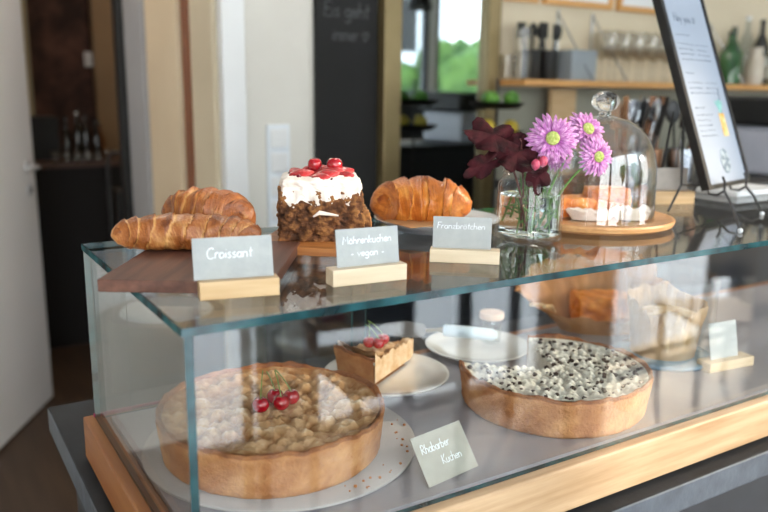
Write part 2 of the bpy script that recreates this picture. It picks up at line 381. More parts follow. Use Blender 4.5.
# mirror
mr = thing('wall_mirror', 'tall brass framed mirror reflecting the windows and street', 'mirror', (1.226, 1.7, 0))
q = MB(); q.box(-.008, .062, -.06, 0, .3, 2.5); q.box(.438, .494, -.06, 0, .3, 2.5); q.box(.062, .438, -.06, 0, 2.44, 2.5); q.box(.062, .438, -.06, 0, .3, .36)
q.build('frame', m_brass, mr, smooth=False, bevel=.004)
MB().box(.062, .438, -.03, -.01, .36, 2.44).build('mirror_glass', mat('mirror_silver', 'b9c4c8', .02, metal=1), mr, smooth=False)
# switches
sw = thing('socket_strip', 'vertical strip of white switches and sockets on the grey wall', 'switch', (.849, 1.7, 0))
MB().box(-.04, .04, -.012, 0, .93, 1.33).build('frame', mat('switch_plastic', 'dfe6ee', .3), sw, bevel=.003)
for k in range(5):
    if k < 2: MB().box(-.03, .03, -.018, -.0125, .945+.078*k, 1.005+.078*k).build('socket', m_white, sw, bevel=.004)
    else: MB().box(-.03, .03, -.017, -.0125, .945+.078*k, 1.005+.078*k).build('switch', m_white, sw, bevel=.004)

# ---------------------------------------------------------------- display counter and glass case
ct = thing('display_counter', 'dark slate topped counter carrying the glass cake case', 'counter', (0, 0, 0))
MB().box(-.03, 1.75, -.036, .66, .888, .93).build('counter_top', [m_slate, m_slatee], ct, smooth=False, bevel=.003)
for p in ct.children[0].data.polygons: p.material_index = 0 if p.normal.z > .5 else 1
MB().box(.0, 1.73, -.012, .63, .0, .887).build('counter_body', m_panel, ct, smooth=False)

D = .4235; XE = 1.62
cs = thing('display_case', 'long glass cake display case on an oak base', 'display case', (0, 0, F))
g = .008
MB().box(-.002, XE, -.001, D, T-F-g, T-F, emi=1, flat=2).build('top_glass', [m_glass, m_edge], cs, smooth=False)
MB().box(g, XE, 0, g, -.004, T-F-g-.0004, emi=1, flat=1).build('front_glass', [m_gfront, m_edge], cs, smooth=False)
MB().box(0, g-.0003, 0, D, -.004, T-F-g-.0004, emi=1, flat=0).build('side_glass', [m_glass, m_edge], cs, smooth=False)
MB().box(g, .40, D-.012, D-.008, -.002, T-F-g-.001, emi=1, flat=1).build('sliding_door', [m_glass, m_edge], cs, smooth=False)
MB().box(.05, .43, D-.005, D-.001, -.002, T-F-g-.001, emi=1, flat=1).build('sliding_door', [m_glass, m_edge], cs, smooth=False)
MB().box(-.013, XE+.01, -.0135, .0085, -.065, -.0045).build('front_rail', m_oak, cs, smooth=False, bevel=.0025)
MB().box(-.0135, .018, .009, D+.013, -.065, -.0045).build('side_rail', m_oak_shaded, cs, smooth=False, bevel=.0025)
MB().box(.0185, XE, D-.016, D+.013, -.065, -.0045).build('back_rail', m_oak_shaded, cs, smooth=False, bevel=.002)
MB().box(.0185, XE, .009, D-.0165, -.02, 0).build('case_floor', m_floorin, cs, smooth=False)
MB().box(-.001, .22, D+.0005, D+.003, -.004, .001).build('seal_strip', mat('pink_seal', 'a01850', .5), cs, smooth=False)
MB().box(.0005, .0055, .008, D-.01, -.0044, -.0001).build('seal_strip', m_blackp, cs, smooth=False)

# ---------------------------------------------------------------- card holders
def card_holder(loc, rz, label, text, cm=m_card, bw=.078, bd=.020, bh=.018, cw=.078, ch=.052, off=(-.004, .0), tilt=-12, mw=m_pine, inkr=.0006, group=None, yaw2=0):
    t = thing('card_holder', label, 'place card', loc, rz, group)
    MB().box(-bw/2, bw/2, -bd/2, bd/2, 0, bh).build('wooden_block', mw, t, smooth=False, bevel=.0008)
    M = Matrix.Translation((off[0], off[1], bh+.0001)) @ Matrix.Rotation(math.radians(yaw2), 4, 'Y') @ Matrix.Rotation(math.radians(tilt), 4, 'X')
    c = MB().box(-cw/2, cw/2, -.0005, .0005, 0, ch, M).build('card', cm, t, smooth=False)
    if text:
        for (s, x, z, h, wd) in text:
            w = MB(); write(w, s, x*cw-cw/2, z*ch, h, inkr, M, -.0007, seed=len(s), width=wd); w.build('lettering', m_chalk, c)
    return t
R32 = math.radians(-32)
card_holder((.081, .078, T), math.atan2(-.013, .075)-.05, 'small card reading Croissant in a pine block in front of the walnut board', [('Croissant', .17, .50, .0110, .045)], ch=.041, tilt=-14)
card_holder((.2215, .0665, T), -.09, 'pale two line card in a pale wood block in front of the carrot cake', [('Möhrenkuchen', .1, .60, .0085, .058), ('- vegan -', .22, .26, .008, .040)], mw=m_pale, bw=.087, ch=.040, cw=.073, off=(.002, 0), tilt=-8, inkr=.0005)
card_holder((.3745, .094, T), -.69, 'grey card reading Franzbrötchen beside the flower jar', [('Franzbrötchen', .07, .62, .008, .058)], mw=m_pale, bw=.083, bh=.016, ch=.038, cw=.070, tilt=-8, inkr=.0004)
card_holder((.936, .103, F), -.12, 'small blank white card in a pale block inside the case at the right', None, cm=mat('white_card', 'b9bfc1', .8, 'b1b6b9', 60), mw=m_pale, bw=.10, bd=.028, bh=.016, cw=.062, ch=.06, tilt=-12)
card_holder((1.03, .315, T), -.45, 'plain pale card in a wooden block behind the tablet stand', None, cm=mat('cream_card', 'b5aea6', .8, 'aca59d', 60), mw=m_pine, bw=.085, bd=.03, bh=.024, cw=.078, ch=.042, tilt=-3, off=(-.005, .003))
# folded tent card inside
tt = thing('tent_card', 'folded kraft card with faint white writing leaning inside the front glass', 'place card', (.3215, .031, F), math.atan2(.013, .081))
M = Matrix.Translation((0, 0, .0006)) @ Matrix.Rotation(math.radians(-36), 4, 'X')
c = MB().box(-.041, .041, -.0005, .0005, 0, .058, M).build('card', m_cardb, tt, smooth=False)
M2 = Matrix.Translation((0, .060, .0006)) @ Matrix.Rotation(math.radians(28), 4, 'X')
MB().box(.002, .041, -.0005, .0005, 0, .051, M2).build('back_flap', m_cardb, tt, smooth=False)
w = MB(); write(w, 'Rhabarber', -.032, .036, .0115, .0005, M, -.0007, width=.045); w.build('lettering', m_chalk, c)
w = MB(); write(w, 'Kuchen', -.008, .018, .011, .0005, M, -.0007, width=.032); w.build('lettering', m_chalk, c)

# ---------------------------------------------------------------- croissants
m_croiss_sun = vmat('croissant_sunlit', '82380e', 'f0a950', .36, 60, .8, 'cc742a', coat=.4)  # croissant skin with warm sunlight put into the colour
def croissant(name, label, loc, rz, L, R, bend, seg=7, flat=.8, seed=0, wob=0, tipfat=.25, cat='croissant', pm=None, taper=1.9, tx=0, ridge=.16):
    N = 130; K = 40; rg = []; av = []
    rnd = random.Random(seed)
    for i in range(N+1):
        t = -1+2*i/N
        x = L/2*math.sin(t*PI/2*.92)/math.sin(PI/2*.92); y = -bend*(t*t)
        y += wob*math.sin(t*2.5)
        rr = R*max(0, 1-abs(t)**taper)**.62*(1-tipfat)+R*tipfat*(1-abs(t)**5)**.5
        dx = L/2*.92*math.cos(t*PI/2*.92); dy = -2*bend*t
        nv = Vector((-dy, dx, 0)).normalized()
        ring = []
        for j in range(K):
            ph = 2*PI*j/K
            s = (abs(t)*seg/1.0 + .35*math.sin(ph+seed)*math.copysign(1, t) + .12*nz((t*4, math.cos(ph), math.sin(ph)+seed), 2))
            fr = s-math.floor(s)
            saw = (1-fr)
            q = rr*(1+ridge*(saw-.5)+.10*nz((t*3+seed, math.cos(ph)*1.2, math.sin(ph)*1.2), 1.5))
            p = Vector((x, y, 0))+nv*math.cos(ph)*q*1.08+Vector((0, 0, math.sin(ph)*q*flat))
            p += nv*math.cos(ph)*.0012*nz((t*L*400+3*math.sin(ph), ph, seed))+Vector((0, 0, math.sin(ph)))*.0012*nz((t*L*400+3*math.sin(ph), ph, seed))+Vector((1, 1, 1))*0.0006*nz(p, 160)
            z = p.z+R*flat*.86
            if z < .0015: z = .0015+.0*z
            p.z = z
            ring.append(p); av.append(min(1, max(0, .66-.5*saw*(.6+.4*math.sin(ph))+.5*(fr > .86)*(abs(t) < .86)+.3*nz((t*L*520+6*math.sin(ph), ph*.9, seed))+.3*nz(p, 45))))
        rg.append(ring)
    mb = MB(); mb.rings(rg, True, True, True, a=av)
    o = mb.build(name, pm or m_croiss, None, loc=loc, ang=80)
    o.rotation_euler = (tx, 0, rz)
    return tag(o, label, cat)
# walnut board
M = Matrix.Rotation(R32+.0, 4, 'Z')
wb = MB().box(0, .175, 0, .215, 0, .013).build('walnut_board', m_walnut, None, smooth=False, bevel=.0012, loc=(-.037, .158, T+.0003))
wb.rotation_euler = (0, 0, R32-.02); tag(wb, 'dark walnut serving board under the two croissants', 'serving board')
croissant('croissant', 'nearer golden croissant lying along the walnut board', (.090, .262, T+.0135), -.50, .160, .0235, .016, 5, .95, 3, tipfat=.38)
croissant('croissant', 'second croissant lying behind the nearer one on the walnut board', (.139, .330, T+.0135), -.85, .112, .0300, .012, 4, 1.1, 11)
# plate with big croissant
def plate(name, label, c, r, m=m_porc, h=.014, rim=None, cat='plate', foot=.6, under=None):
    p = [(0.0005, .003), (r*foot, .003), (r*foot+.004, .0), (r*foot+.007, .0), (r*foot+.01, .003), (r*.85, h*.45), (r, h-.002), (r+.001, h), (r-.003, h+.0005), (r*.84, h*.62), (r*.62, .006), (.0005, .0055)]
    mb = MB().lathe(p, 72, cap0=True, cap1=True)
    ms = [m]
    if under:
        ms.append(under)
        n = 72
        for i in range(len(mb.f)): 
            if i < 72*7: mb.mi[i] = 1
    o = mb.build(name, ms, None, loc=c, ang=50)
    return tag(o, label, cat)
plate('plate', 'white plate with grey underside under the large croissant', (.482, .300, T), .094, under=m_porcg, h=.017)
croissant('croissant', 'large sunlit-coloured croissant on the grey rimmed plate', (.4535, .302, T+.0063), -.55, .124, .038, .012, 3, 1.0, 21, tipfat=.30, taper=1.7, ridge=.24, pm=m_croiss_sun)
tag(MB().box(-.05, .03, -.035, .035, 0, .001).build('napkin', m_parch, None, smooth=False, loc=(.44, .27, T+.0176)), 'brown paper under the large croissant on its plate', 'paper')

# ---------------------------------------------------------------- carrot cake
cb = MB().box(-.085, .075, -.055, .105, 0, .010).build('cutting_board', m_cutb, None, smooth=False, bevel=.001, loc=(.268, .247, T+.0003))
cb.rotation_euler = (0, 0, -.72); tag(cb, 'orange brown cutting board under the carrot cake', 'cutting board')
ck = thing('carrot_cake', 'square block of carrot cake topped with white cream and berries', 'cake', (.280, .284, T+.0106), -.46)
def blob_box(x0, x1, y0, y1, z0, z1, n, amp, sc, round_=.12, zfn=None, seed=0, av=None):
    bm = bmesh.new(); bmesh.ops.create_cube(bm, size=2); bmesh.ops.subdivide_edges(bm, edges=bm.edges, cuts=n, use_grid_fill=True)
    vs = []; fs = []; a = []
    for v in bm.verts:
        p = v.co.copy(); l = max(abs(p.x), abs(p.y), abs(p.z)); q = p.normalized()*l
        p = p.lerp(q*1.0, round_)
        w = Vector(((x0+x1)/2+p.x*(x1-x0)/2, (y0+y1)/2+p.y*(y1-y0)/2, (z0+z1)/2+p.z*(z1-z0)/2))
        h = nz(w+Vector((seed, 0, 0)), sc)+.6*nz(w+Vector((seed, 3, 0)), sc*2.6)+.4*nz(w, sc*6)
        w += p.normalized()*amp*h
        if zfn: w = zfn(w)
        vs.append(w); a.append(min(1, max(0, .5+h*.45)))
    bm.verts.index_update()
    for f in bm.faces: fs.append([v.index for v in f.verts])
    bm.free(); return vs, fs, a
vs, fs, a = blob_box(-.056, .052, -.05, .05, 0, .064, 50, .0052, 85, .07, lambda w: Vector((w.x, w.y, max(w.z, .0))))
MB().add(vs, fs, a=a).build('sponge', m_carrot, ck, ang=180)
def drip(w):
    e = max(abs(w.x+.002)/.052, abs(w.y)/.05)
    d = .016*max(0, e-.75)*4*(.5+nz((w.x, w.y, 0), 55))
    if w.z < .068: w.z -= d
    w.z -= .006*max(0, e-.8)*3
    return w
vs, fs, a = blob_box(-.0535, .0495, -.051, .0475, .061, .081, 40, .0035, 60, .12, drip, 5)
MB().add(vs, fs, a=a).build('cream_topping', m_cream, ck, ang=180)
MB().tube([(.02, -.0525, .034), (-.004, -.0545, .038), (-.012, -.054, .033)], [.001, .003, .001], 8).build('cream_smear', m_cream, ck)
vs, fs, a = blob_box(.054, .066, -.048, .04, 0, .036, 16, .003, 60, .1, lambda w: Vector((w.x+w.z*-.15, w.y, max(w.z, 0))))
MB().add(vs, fs, a=[min(1, x+.35) for x in a]).build('cake_crust', m_carrot, ck, ang=180)
def berry(loc, rz, s, rot=0.25):
    mb = MB()
    def sh(v):
        k = 1-.45*max(0, v.x/.016); return Vector((v.x, v.y*k, v.z))
    mb.sphere((0, 0, 0), (.017, .010, .0048), 18, 10, fn=sh)
    o = mb.build('strawberry_slice', m_berry, None, loc=loc); o.rotation_euler = (rot+.35, -.12, rz); o.scale = (s, s, s)
    return tag(o, 'red strawberry slice lying on the cream of the carrot cake', 'strawberry', 'strawberry slices on the carrot cake')
def on_cake(x, y, z):
    c, s = math.cos(-.46), math.sin(-.46); return (.280+c*x-s*y, .284+s*x+c*y, T+.0106+z-.004)
for (x, y, z, a_, s_) in [(-.026, -.02, .087, .1, 1), (-.004, -.036, .084, -.5, .95), (.012, -.008, .089, -.3, 1.05), (.006, -.028, .0875, -.2, 1.0), (.029, -.022, .085, -.6, .9), (-.012, .008, .09, .5, .95), (.028, .01, .087, .3, 1), (-.034, .016, .086, 1.2, .9), (.0, .028, .0885, .2, .9)]:
    berry(on_cake(x, y, z), a_-.46, s_)
def cherry(loc, label, r=.011, stem=None, group=None):
    t = thing('cherry', label, 'cherry', loc, 0, group)
    MB().sphere((0, 0, r*.96), (r, r, r*.94), 20, 14, fn=lambda v: v-Vector((0, 0, r*.22*math.exp(-((v.x**2+v.y**2)/(r*.35)**2))*(v.z > r)))).build('fruit', m_cherry, t)
    if stem:
        p0 = Vector((0, 0, r*1.65)); p2 = Vector(stem); p1 = (p0+p2)/2+Vector((0, 0, .006))
        MB().tube([p0.lerp(p1, k/5).lerp(p1.lerp(p2, k/5), k/5) for k in range(6)], .0007, 6).build('stalk', m_stem, t)
    return t
cherry(on_cake(-.009, .004, .0885), 'glossy red cherry on top of the carrot cake, left of two', .0098)
cherry(on_cake(.017, .001, .0875), 'glossy red cherry on top of the carrot cake, right of two', .0108)
for (x, y, z) in [(-.03, -.03, .0845), (.012, -.043, .0815), (-.042, -.005, .085)]:
    tag(MB().sphere((0, 0, 0), .0035, 10, 8).build('red_berry', mat('currant', '5a0a1c', .15, coat=.6), None, loc=on_cake(x, y, z)), 'tiny dark currant on the cream of the carrot cake', 'berry', 'currants on the carrot cake')
crs = MB(); rn = random.Random(3)
for k in range(60):
    x = rn.uniform(-.075, .02); y = rn.uniform(-.06, -.03) if rn.random() < .6 else rn.uniform(-.06, .05)
    if x > -.06 and y > -.056: y = -.058+rn.uniform(-.006, .002)
    p = on_cake(x, y, .0005); r = rn.uniform(.001, .003)
    crs.sphere((p[0], p[1], p[2]-.0002+r*.4), (r, r*.8, r*.6), 6, 5)
tag(crs.build('cake_crumbs', mat('crumb', '8a5426', .8, 'b57b40', 200), None), 'loose brown crumbs on the cutting board around the carrot cake', 'crumbs', kind='stuff')

# ---------------------------------------------------------------- tarts
def tart(name, label, c, r, h, a0, a1, rz, surf, m_top, seed, lip=.0055, wall_mat=m_crust):
    """a round tart from angle a0 to a1 (full circle when a1-a0 >= 2pi)"""
    full = (a1-a0) >= 2*PI-1e-4
    t = thing(name, label, 'tart', c, rz)
    n = 220 if full else int(220*(a1-a0)/(2*PI))
    prof = [(.0, .0), (r*.93, 0), (r*.955, .004), (r*.975, h*.5), (r*.995, h*.85), (r*1.0, h), (r*.985, h*1.02), (r-lip, h*.98), (r-lip-.003, h*.82)]
    # refine profile
    pp = []
    for i in range(len(prof)-1):
        k = 10 if i == 0 else 5
        for j in range(k): 
            u = j/k; pp.append((prof[i][0]*(1-u)+prof[i+1][0]*u, prof[i][1]*(1-u)+prof[i+1][1]*u))
    pp.append(prof[-1])
    rings = []; av = []
    for (pr, pz) in pp:
        ring = []
        for j in range(n if full else n+1):
            a = a0+(a1-a0)*j/n
            ca, sa = math.cos(a), math.sin(a)
            k = 1+.012*nz((ca*1.5, sa*1.5, seed))+.006*nz((ca*6, sa*6, pz*40+seed))
            zz = pz*(1+(.10*nz((ca*2.5, sa*2.5, seed+5))+.06*nz((ca*9, sa*9, seed+8)))*(pz > h*.6))
            rad = max(pr, .0006)*k
            rad += .0009*nz((ca*14, sa*14, pz*120+seed), 1.3)*(pr > r*.9)
            ring.append((rad*ca, rad*sa, zz)); av.append(min(1, max(0, .62-.45*(pz > h*.93)+.3*nz((ca*3, sa*3, pz*20), 1))))
        rings.append(ring)
    mb = MB(); mb.rings(rings, full, False, False, a=av)
    mb.build('crust', wall_mat, t, ang=180)
    # filling solid
    ri = r-lip-.0015; nr = 64; top = []; av = []; na = n if full else n+1
    for i in range(nr+1):
        rr = ri*i/nr; ring = []
        for j in range(na):
            a = a0+(a1-a0)*j/n; x, y = rr*math.cos(a), rr*math.sin(a)
            z, v = surf(x, y, rr/ri); ring.append((x, y, z)); av.append(v)
        top.append(ring)
    mb = MB(); mb.rings(top, full, False, False, a=av)
    if not full:
        for e in (0, na-1):
            col = [top[i][e] for i in range(nr+1)]
            low = [(p[0], p[1], .004) for p in col]
            mb.rings([low, [(p[0], p[1], (p[2]+.004)*.5) for p in col], col], False, a=[.7]*(3*(nr+1)))
    mb.build('filling', m_top, t, ang=180, fix=False)
    return t
def vor(x, y, s, seed=0):
    d, _ = noise.voronoi(Vector((x*s, y*s, seed))); return d
h1 = .056
def surf1(x, y, k):
    d = vor(x, y, 55, 1.3); b = max(0, 1-d[0]*1.5); d2 = vor(x, y, 160, 4.1)
    z = .046+.0095*b**.7+.004*max(0, 1-d2[0]*1.6)+.004*nz((x, y, 0), 25)
    w_ = min(1, max(0, (k-.90)/.09)); z = z*(1-w_)+(.0535+.003*nz((x*60, y*60, 1)))*w_
    v = .12+.5*b+.35*max(0, 1-d2[0]*1.8)+.35*nz((x, y, 2), 40)-.35*max(0, k-.88)*6
    return z, min(1, max(0, v))
disc = MB().lathe([(.0005, 0), (.168, 0), (.1705, .0015), (.1705, .004), (.168, .0055), (.0005, .0055)], 90, cap0=True, cap1=True).build('cake_disc', mat('cake_disc_white', 'bdb8b6', .35, 'b2adab', 12), None, loc=(.185, .214, F+.0003))
tag(disc, 'large white round cake plate under the streusel tart with cherries', 'cake plate')
tart('streusel_tart', 'large round streusel tart topped with red cherries behind the front glass', (.168, .202, F+.0062), .139, h1, 0, 2*PI, 0, surf1, m_streusel, 2)
for (x, y, st, lb) in [(.150, .196, (.012, .02, .045), 'red cherry on the streusel tart, leftmost of its bunch'), (.1745, .190, (.0, .018, .045), 'red cherry at the front of the bunch on the streusel tart'),
                       (.1925, .200, (-.016, .012, .045), 'red cherry on the streusel tart, rightmost of its bunch'), (.176, .212, (-.006, .012, .04), 'red cherry at the back of the bunch on the streusel tart')]:
    cherry((x, y, F+.0062+.050), lb, .0105, st)
crs = MB(); rn = random.Random(5)
for k in range(46):
    a = rn.uniform(-1.5, 1.2); rr = rn.uniform(.146, .166); r = rn.uniform(.0008, .0024)
    crs.sphere((.185+rr*math.cos(a)-.003, .214+rr*math.sin(a)-.0, F+.006+r*.5), (r, r, r*.7), 6, 5)
tag(crs.build('tart_crumbs', mat('crumb_light', 'a8673a', .8, 'c58a58', 200), None), 'loose pastry crumbs on the white plate beside the streusel tart', 'crumbs', kind='stuff')

def surf2(x, y, k):
    d = vor(x, y, 105, 2.3); b = max(0, 1-d[0]*1.5)
    z = .0465+.0075*b**.7+.002*nz((x, y, 0), 40)
    w_ = min(1, max(0, (k-.93)/.07)); z = z*(1-w_)+.0535*w_
    return z, min(1, max(0, .25+.7*b))
m_crumble = vmat('white_crumble', '8d8a80', 'f4f0e6', .75, 60, .5, 'cfcabc')
t2 = tart('chocolate_chip_tart', 'round pale crumble tart with chocolate chips and a slice missing', (.583, .142, F+.0003), .137, .056, math.radians(142), math.radians(142+282), 0, surf2, m_crumble, 9, wall_mat=m_crust)
ch = MB(); rn = random.Random(8)
for k in range(190):
    a = math.radians(rn.uniform(144, 142+280)); rr = .126*math.sqrt(rn.random())
    if rn.random() < .35: a = math.radians(rn.uniform(142+160, 142+278))
    x, y = rr*math.cos(a), rr*math.sin(a); z, _ = surf2(x, y, rr/.1265); r = rn.uniform(.0016, .0042)
    ch.sphere((x, y, z+r*.3), (r, r*rn.uniform(.6, 1.3), r*.7), 8, 6, fn=lambda v: v+Vector((1, 1, 1))*.001*nz(v, 260))
o = ch.build('chocolate_chips', m_choc, t2); o['kind'] = 'stuff'

# slice on a small plate
plate('plate', 'small white dessert plate carrying the cherry topped slice', (.413, .328, F+.0003), .096, h=.016)
def surf3(x, y, k):
    z, v = surf1(x+.3, y+.1, k); return z-.010+.012*max(0, k-.9)*8, min(1, v+.1)
sl = tart('tart_slice', 'wedge of streusel tart with cherries on the small plate', (.494, .374, F+.0073), .142, .046, math.radians(-18), math.radians(18), math.radians(193), surf3, m_streusel, 15)
for (x, y, st, lb) in [(.392, .345, (.01, .016, .035), 'dark cherry on the tart slice, leftmost of three'), (.402, .334, (-.012, .02, .036), 'red cherry on the tart slice, nearest of three'), (.418, .347, (-.022, .01, .04), 'red cherry on the tart slice, rightmost of three')]:
    cherry((x, y, F+.0073+.046), lb, .0100, st)
# plate with cake server
plate('plate', 'flat white plate behind the chocolate chip tart holding the cake server', (.628, .372, F+.0003), .090, h=.012)
sv = thing('cake_server', 'cake server with dark blade and pale blue handle', 'cake server', (.532, .388, F+.046), -.68, rot=(.42, .0, -.68))
bl = MB(); ol = [(-.088, 0), (-.075, -.012), (-.04, -.021), (-.008, -.018), (0, -.004), (0, .004), (-.008, .018), (-.04, .021), (-.075, .012)]
bl.add([(x, y, 0) for x, y in ol]+[(x, y, .0014) for x, y in ol], [tuple(range(8, -1, -1)), tuple(range(9, 18))]+[(i, (i+1) % 9, 9+(i+1) % 9, 9+i) for i in range(9)])
bl.build('blade', mat('dark_blade', '15161a', .4), sv, smooth=False)
MB().tube([(-.002, 0, .001), (.015, 0, .004), (.026, 0, .004)], [.004, .0035, .005], 10).build('neck', m_brass, sv)
MB().tube([(.026, 0, .004), (.03, 0, .004), (.07, 0, .002), (.108, 0, -.001), (.116, 0, -.001)], [.008, .0098, .0105, .010, .006], 14).build('handle', mat('pale_blue_handle', 'cfe0ec', .3), sv)
# little cork lidded jar
jr = thing('glass_jar', 'small glass jar with a pale wooden lid beside the cake server', 'jar', (.664, .380, F+.0080))
MB().lathe([(.0005, 0), (.016, 0), (.0175, .003), (.0175, .038), (.015, .043), (.014, .043), (.016, .037), (.016, .004), (.0005, .002)], 32, cap0=True, cap1=True).build('jar_body', m_clear, jr)
MB().lathe([(.0005, .0435), (.0205, .0435), (.0215, .045), (.0215, .053), (.0205, .055), (.0005, .055)], 32, cap0=True, cap1=True).build('lid', mat('pink_cork', 'd9b9a4', .7, 'e3c6b2', 60), jr)
# parchment wraps
def wrap(name, label, c, rx, ry, h, rz, m, seed, flare=.35, left=0, n=140, rows=30, zjag=.25, back=0):
    rings = []
    for i in range(rows+1):
        u = i/rows; ring = []
        for j in range(n):
            a = 2*PI*j/n; ca, sa = math.cos(a), math.sin(a)
            fold = .09*abs(nz((ca*3, sa*3, u*1.2+seed), 1.4))*2+.07*nz((ca*7, sa*7, u*2+seed))+.05*nz((ca*16, sa*16, u*5+seed))
            k = .82+flare*u**1.3+fold*u
            ext = 1+left*max(0, -ca)**4*u
            hh = h*(1+back*sa)*(1+zjag*(nz((ca*2.2, sa*2.2, seed+9))+.5*nz((ca*7, sa*7, seed))))
            x, y = rx*k*ca*ext, ry*k*sa*ext
            z = hh*u+.004*nz((x*60, y*60, u*8), 1)*u - (left*.02*max(0, -ca)**4*u)
            ring.append((x, y, max(z, .0)))
        rings.append(ring)
    mb = MB().rings(rings, True, True, False)
    o = mb.build(name, m, None, loc=c, ang=55, fix=True); o.rotation_euler = (0, 0, rz)
    sm = o.modifiers.new('thickness', 'SOLIDIFY'); sm.thickness = .0006
    return tag(o, label, 'baking paper')
wrap('baking_paper', 'large crumpled brown baking paper around an orange cake at the back of the case', (.915, .352, F+.0010), .098, .052, .085, -.54, m_parch, 3.1, .35, .45, back=.62)
vs, fs, a = blob_box(-.06, .06, -.035, .035, 0, .07, 22, .006, 40, .25, lambda w: Vector((w.x, w.y, max(w.z, 0))), 2)
o = MB().add(vs, fs, a=a).build('orange_cake', vmat('orange_bake', 'a3540f', 'eda648', .5, 60, .5, 'd07a1e'), None, ang=180, loc=(.915, .352, F+.0022)); o.rotation_euler = (0, 0, -.54)
tag(o, 'orange baked cake wrapped in the large brown baking paper', 'cake')
db = thing('glass_dish', 'straight sided round glass dish with a blue grey base at the right of the case', 'glass dish', (.888, .192, F+.0003))
MB().lathe([(.0005, 0), (.079, 0), (.082, .003), (.082, .006), (.079, .008), (.0005, .008)], 64, cap0=True, cap1=True).build('base', mat('blue_glass_base', '7c97ab', .15, '8aa5b8', 10, coat=.5), db)
MB().lathe([(.080, .0085), (.080, .145), (.0785, .1455), (.0775, .145), (.0775, .0085)], 64).build('glass_wall', m_clear, db)
o = wrap('baking_paper', 'pale crumpled baking paper parcel standing in the round glass dish', (.888, .192, F+.0090), .064, .064, .092, -.54, m_parch2, 7.7, .10, 0, zjag=.10, back=.12)
vs, fs, a = blob_box(-.047, .047, -.047, .047, 0, .075, 22, .003, 40, .5, lambda w: Vector((w.x, w.y, max(w.z, 0))), 2)
tag(MB().add(vs, fs, a=a).build('wrapped_cake', vmat('pale_bake', 'b58a58', 'e8cfa8', .6, 60, .5), None, ang=180, loc=(.888, .192, F+.0105)), 'pale round cake wrapped in paper in the glass dish', 'cake')
tg = thing('wooden_tongs', 'pale wooden tongs resting against the brown baking paper', 'tongs', (.80, .372, F+.02), .5)
for s in (-1, 1):
    MB().tube([(-.085, s*.012, .058), (-.03, s*.009, .045), (.0, s*.004, .03), (.02, s*.0005, .02)], [.0035, .003, .0028, .0025], 8).build('tong_arm', m_pine, tg)

# ---------------------------------------------------------------- flower jar
vz = thing('flower_jar', 'clear glass jar of water holding the pink flowers and burgundy leaves', 'vase', (.540, .164, T))
vz.scale = (1.3, 1.3, 1.06)
MB().lathe([(.0005, 0), (.031, 0), (.0345, .003), (.035, .008), (.035, .072), (.034, .077), (.030, .082), (.029, .085), (.0305, .087), (.029, .089), (.0305, .092), (.0295, .095), (.031, .098), (.031, .102), (.0285, .102), (.0275, .098), (.0268, .086), (.031, .078), (.0327, .071), (.0327, .010), (.029, .007), (.0005, .006)], 64, cap0=True, cap1=True).build('jar_glass', m_clear, vz)
MB().lathe([(.0005, .0068), (.0285, .0078), (.0322, .011), (.0322, .060), (.0305, .0612), (.0005, .0605)], 64, cap0=True, cap1=True).build('water', m_water, vz)
def stem_pts(p0, p1, bow=.01):
    p0, p1 = Vector(p0), Vector(p1); c = (p0+p1)/2+Vector((bow, 0, .02)); return [p0.lerp(c, k/8).lerp(c.lerp(p1, k/8), k/8) for k in range(9)]
def mum(center, face, R, label, foot, seed):
    """one daisy-like chrysanthemum; center/foot in world"""
    c = Vector(center); rn = random.Random(seed)
    t = thing('chrysanthemum', label, 'flower', c, 0, 'pink chrysanthemums in the jar')
    fq = Vector(face).normalized().to_track_quat('Z', 'Y').to_matrix().to_4x4()
    mb = MB()
    for ring, (n, r1, lift, w) in enumerate([(26, 1.0, -.05, .105), (24, .9, .12, .10), (20, .74, .30, .09), (14, .55, .42, .075)]):
        for k in range(n):
            a = 2*PI*(k+rn.uniform(-.25, .25)+ring*.5)/n; L = R*r1*rn.uniform(.88, 1.08); wd = R*w*rn.uniform(.75, 1.0); lf = lift+rn.uniform(-.10, .10)
            Mz = fq @ Matrix.Rotation(a, 4, 'Z')
            rows = 7; vs = []; av = []
            for i in range(rows):
                u = i/(rows-1); x = R*.16+(L-R*.16)*u; hw = wd*(math.sin(PI*min(1, u*.86+.10))**.5)*(1 if u < .95 else .55)
                z = lf*L*u - .16*L*u*u
                for s, dz in ((-1, .18), (-.5, 0), (0, .05), (.5, 0), (1, .18)):
                    vs.append((x, s*hw, z+dz*hw)); av.append(min(1, max(0, .22+.5*u+(-.30 if s in (-.5, .5) else .26)+rn.uniform(-.06, .06))))
            fs = [(i*5+j, i*5+j+1, (i+1)*5+j+1, (i+1)*5+j) for i in range(rows-1) for j in range(4)]
            mb.add(vs, fs, Mz, a=av)
    o = mb.build('petals', m_petal, t, ang=180, fix=False); sm = o.modifiers.new('thickness', 'SOLIDIFY'); sm.thickness = .0004
    eye = MB(); eye.sphere((0, 0, R*.08), (R*.27, R*.27, R*.16), 20, 12, M=fq)
    for k in range(60):
        rr = R*.25*math.sqrt((k+.5)/60); a = k*2.39996; eye.sphere((rr*math.cos(a), rr*math.sin(a), R*.08+R*.16*math.sqrt(max(0, 1-(rr/(R*.27))**2))), R*.028, 6, 4, M=fq)
    eye.build('flower_center', m_yel, t)
    b = -Vector(face).normalized()*R*.1
    MB().tube(stem_pts(b, Vector(foot)-c, -.01), .0016, 8).build('stem', m_green, t)
VB = (.540, .164, T)
mum((.550, .138, T+.141), (-.55, -.78, .22), .0350, 'largest pink chrysanthemum facing forward with a green eye', (.530, .150, T+.014), 1)
mum((.612, .136, T+.152), (-.1, -.80, .5), .0320, 'pink chrysanthemum with yellow eye, upper right of the bunch', (.548, .160, T+.016), 2)
